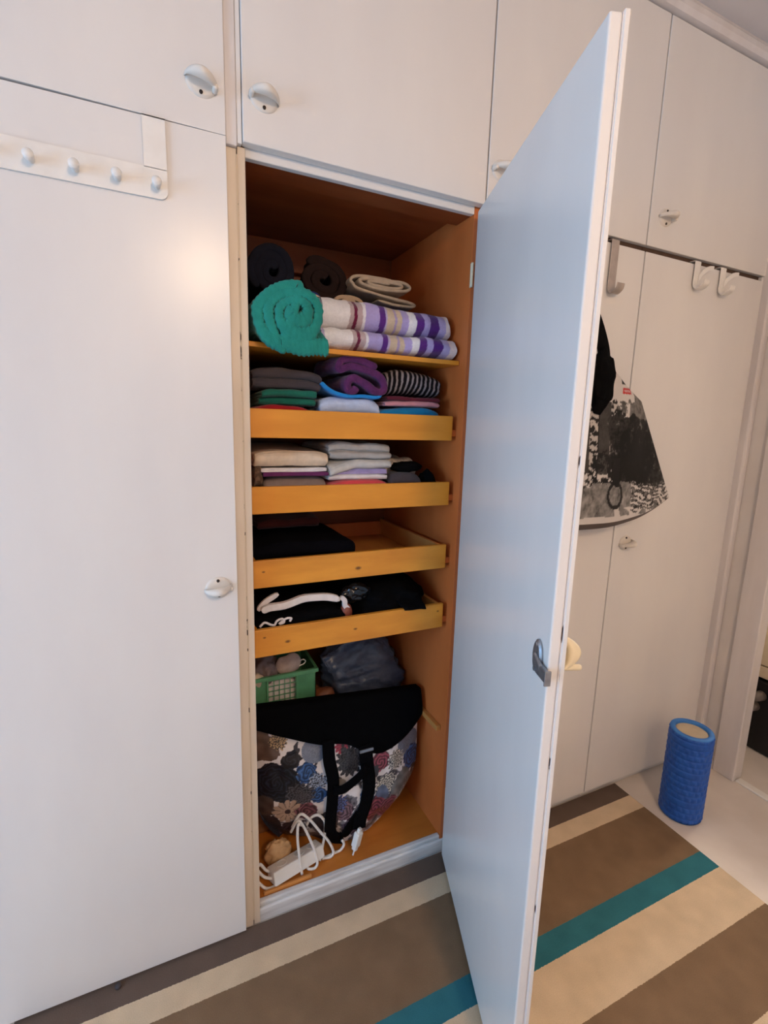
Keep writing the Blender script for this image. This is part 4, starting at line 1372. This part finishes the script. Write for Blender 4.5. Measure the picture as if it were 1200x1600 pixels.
# power strip with its cable, on the cupboard base
ps = thing('power_strip', (0.11, 0.08, ZB), 'white power strip with tangled cable in front of floral bag', 'power strip')
Tp = Matrix.Translation((0.120, 0.060, ZB + .0275)) @ Matrix.Rotation(math.radians(14), 4, 'Z') @ Matrix.Rotation(math.radians(-20), 4, 'X')
box('body', -0.082, 0.082, -0.025, 0.025, -0.017, 0.021, M['plastic'], ps, bev=.004, T=Tp)
for sx in (-.045, .012, .056):
    bm = bmesh.new()
    rr = [[bm.verts.new((sx + r * math.cos(2 * PI * j / 20), 0.002 + r * math.sin(2 * PI * j / 20), z)) for j in range(20)] for r, z in ((.0165, .0205), (.0165, .0222), (.0145, .0222), (.0135, .0212))]
    for p_, q_ in zip(rr, rr[1:]):
        for j in range(20):
            bm.faces.new((p_[j], q_[j], q_[(j + 1) % 20], p_[(j + 1) % 20]))
    bm.faces.new(rr[-1])
    bm.transform(Tp)
    obj('socket', bm_mesh(bm), M['plastic'], ps)
cw = M['plastic']
for pts in ([(0.111, 0.090, 0.165), (0.124, 0.078, 0.203), (0.137, 0.072, 0.203), (0.157, 0.062, 0.158), (0.175, 0.052, 0.104), (0.180, 0.047, 0.070), (0.170, 0.042, 0.061), (0.152, 0.044, 0.064), (0.148, 0.05, 0.072)],
            [(0.115, 0.09, 0.18), (0.138, 0.085, 0.220), (0.165, 0.078, 0.198), (0.195, 0.072, 0.152), (0.222, 0.068, 0.110), (0.236, 0.064, 0.072), (0.226, 0.06, 0.061), (0.200, 0.062, 0.064)],
            [(0.160, 0.092, 0.17), (0.172, 0.088, 0.194), (0.194, 0.086, 0.197), (0.213, 0.082, 0.172), (0.213, 0.078, 0.136), (0.203, 0.07, 0.096), (0.192, 0.06, 0.061)],
            [(0.137, 0.072, 0.195), (0.125, 0.060, 0.209), (0.121, 0.052, 0.173), (0.124, 0.042, 0.118), (0.130, 0.036, 0.062)],
            [(0.004, 0.06, 0.108), (0.022, 0.042, 0.092), (0.052, 0.036, 0.083), (0.077, 0.036, 0.088), (0.096, 0.044, 0.105)],
            [(0.003, 0.045, 0.082), (0.024, 0.034, 0.061), (0.049, 0.031, 0.061), (0.071, 0.031, 0.074), (0.086, 0.034, 0.096), (0.102, 0.042, 0.108)],
            [(0.005, 0.06, 0.113), (0.014, 0.06, 0.120), (0.028, 0.056, 0.1), (0.040, 0.055, 0.09)],
            [(0.200, 0.062, 0.062), (0.240, 0.068, 0.061), (0.262, 0.070, 0.062), (0.274, 0.072, 0.076), (0.268, 0.074, 0.092)]):
    tube('cable', pts, 0.0042, cw, ps, seg=8, n=7)
pg = bmesh.new()
Tg = Matrix.Translation((0.304, 0.040, 0.108)) @ Matrix.Rotation(math.radians(14), 4, 'Y') @ Matrix.Rotation(math.radians(25), 4, 'Z')
box_bm(pg, -.012, .012, -.010, .010, -.020, .028, bev=.004)
box_bm(pg, -.007, .007, -.008, .008, -.032, -.019, bev=.003)
vs = bmesh.ops.create_cone(pg, cap_ends=True, segments=10, radius1=.0024, radius2=.0024, depth=.02)['verts']
bmesh.ops.translate(pg, verts=vs, vec=(0, 0, -.040))
box_bm(pg, -.006, .006, -.005, .005, .026, .04, bev=.002)
pg.transform(Tg)
plug = obj('plug', bm_mesh(pg), M['plastic'], ps)
o = obj('beige_bundle', blob_mesh((0.074, 0.103, 0.098), (0.040, 0.022, 0.042), .3, 2.0, 12, 4, ridge=True), mat('crumpled_beige_paper', lin(206, 168, 122), lin(190, 150, 104), rough=.6, scale=(40, 40, 40)), None, True)
tag(o, 'crumpled beige bundle tucked behind the power strip', 'bundle')
o = box('wooden_slat', -0.07, 0.07, -0.008, 0.008, 0.0, 0.010, M['cleat'], None, bev=.002)
for v in o.data.vertices:
    v.co = Vector((0.085 + v.co.x * .99 - v.co.y * .1, 0.022 + v.co.y * .5 + v.co.x * .02, v.co.z + ZB + .0005))
tag(o, 'thin loose wooden slat along the front of cupboard base', 'slat')
# small dark door stop at the foot of the left door
o = obj('door_stop', lathe_mesh([(0.0, 0.0085), (0.006, 0.0085), (0.0075, 0.011), (0.007, 0.0145), (0.004, 0.0165), (0.0, 0.0168)], 16, (-0.345, -0.034, 0)), mat('dark_rubber', lin(66, 58, 60), rough=.7), None, True)
tag(o, 'tiny dark rubber stop on the rug below the left door', 'door stop')

# ------------------------------------------------------------------ seen through the doorway
M['pale_f'] = mat('pale_cream_laminate', lin(222, 206, 178), lin(214, 196, 168), rough=.4)
ch = thing('chest_of_drawers', (2.36, -0.15, 0), 'pale cream chest of drawers glimpsed through the doorway', 'chest')
box('body', 2.135, 2.60, -0.75, 0.42, 0.34, 0.95, M['pale_f'], ch)
for z0, z1 in ((0.345, 0.395), (0.402, 0.58), (0.587, 0.765), (0.772, 0.945)):
    box('drawer', 2.12, 2.1345, -0.745, 0.415, z0, z1, M['pale_f'], ch, bev=.002)
for yy in (-0.73, 0.36):
    for xx in (2.15, 2.54):
        box('leg', xx, xx + .05, yy, yy + .05, 0, 0.34, M['pale_f'], ch)
bc = thing('storage_case', (2.35, -0.1, 0), 'black storage case with grey knobs under the pale chest', 'case')
box('body', 2.13, 2.52, -0.62, 0.33, 0.002, 0.33, M['black'], bc, bev=.01)
M['gknob'] = mat('dull_grey_rubber', lin(120, 110, 104), rough=.6)
for (yy, zz) in ((-0.098, 0.262), (-0.080, 0.205)):
    bm = bmesh.new()
    vs = bmesh.ops.create_cone(bm, cap_ends=True, segments=20, radius1=.022, radius2=.016, depth=.05)['verts']
    bmesh.ops.rotate(bm, verts=vs, cent=(0, 0, 0), matrix=Matrix.Rotation(-PI / 2, 3, 'Y'))
    bmesh.ops.translate(bm, verts=vs, vec=(2.108, yy, zz))
    obj('knob', bm_mesh(bm), M['gknob'], bc, True)

# ------------------------------------------------------------------ lamps outside the view
def ceiling_lamp(x, y, label):
    cl = thing('ceiling_lamp', (x, y, 2.6), label, 'lamp', 'round ceiling lamps')
    obj('rod', lathe_mesh([(0.0, 2.599), (0.05, 2.599), (0.05, 2.585), (0.008, 2.58), (0.008, 2.43), (0.0, 2.43)], 20, (x, y, 0)), M['trimw'], cl)
    obj('shade', lathe_mesh([(0.012, 2.428), (0.06, 2.42), (0.15, 2.38), (0.2, 2.33), (0.205, 2.325), (0.2, 2.325), (0.148, 2.374), (0.06, 2.414), (0.012, 2.422)], 36, (x, y, 0)), M['lampg'], cl, True)


ceiling_lamp(0.12, -2.20, 'round ceiling lamp on a short rod behind the viewer')
ceiling_lamp(2.95, 0.02, 'round ceiling lamp in the room beyond the doorway')
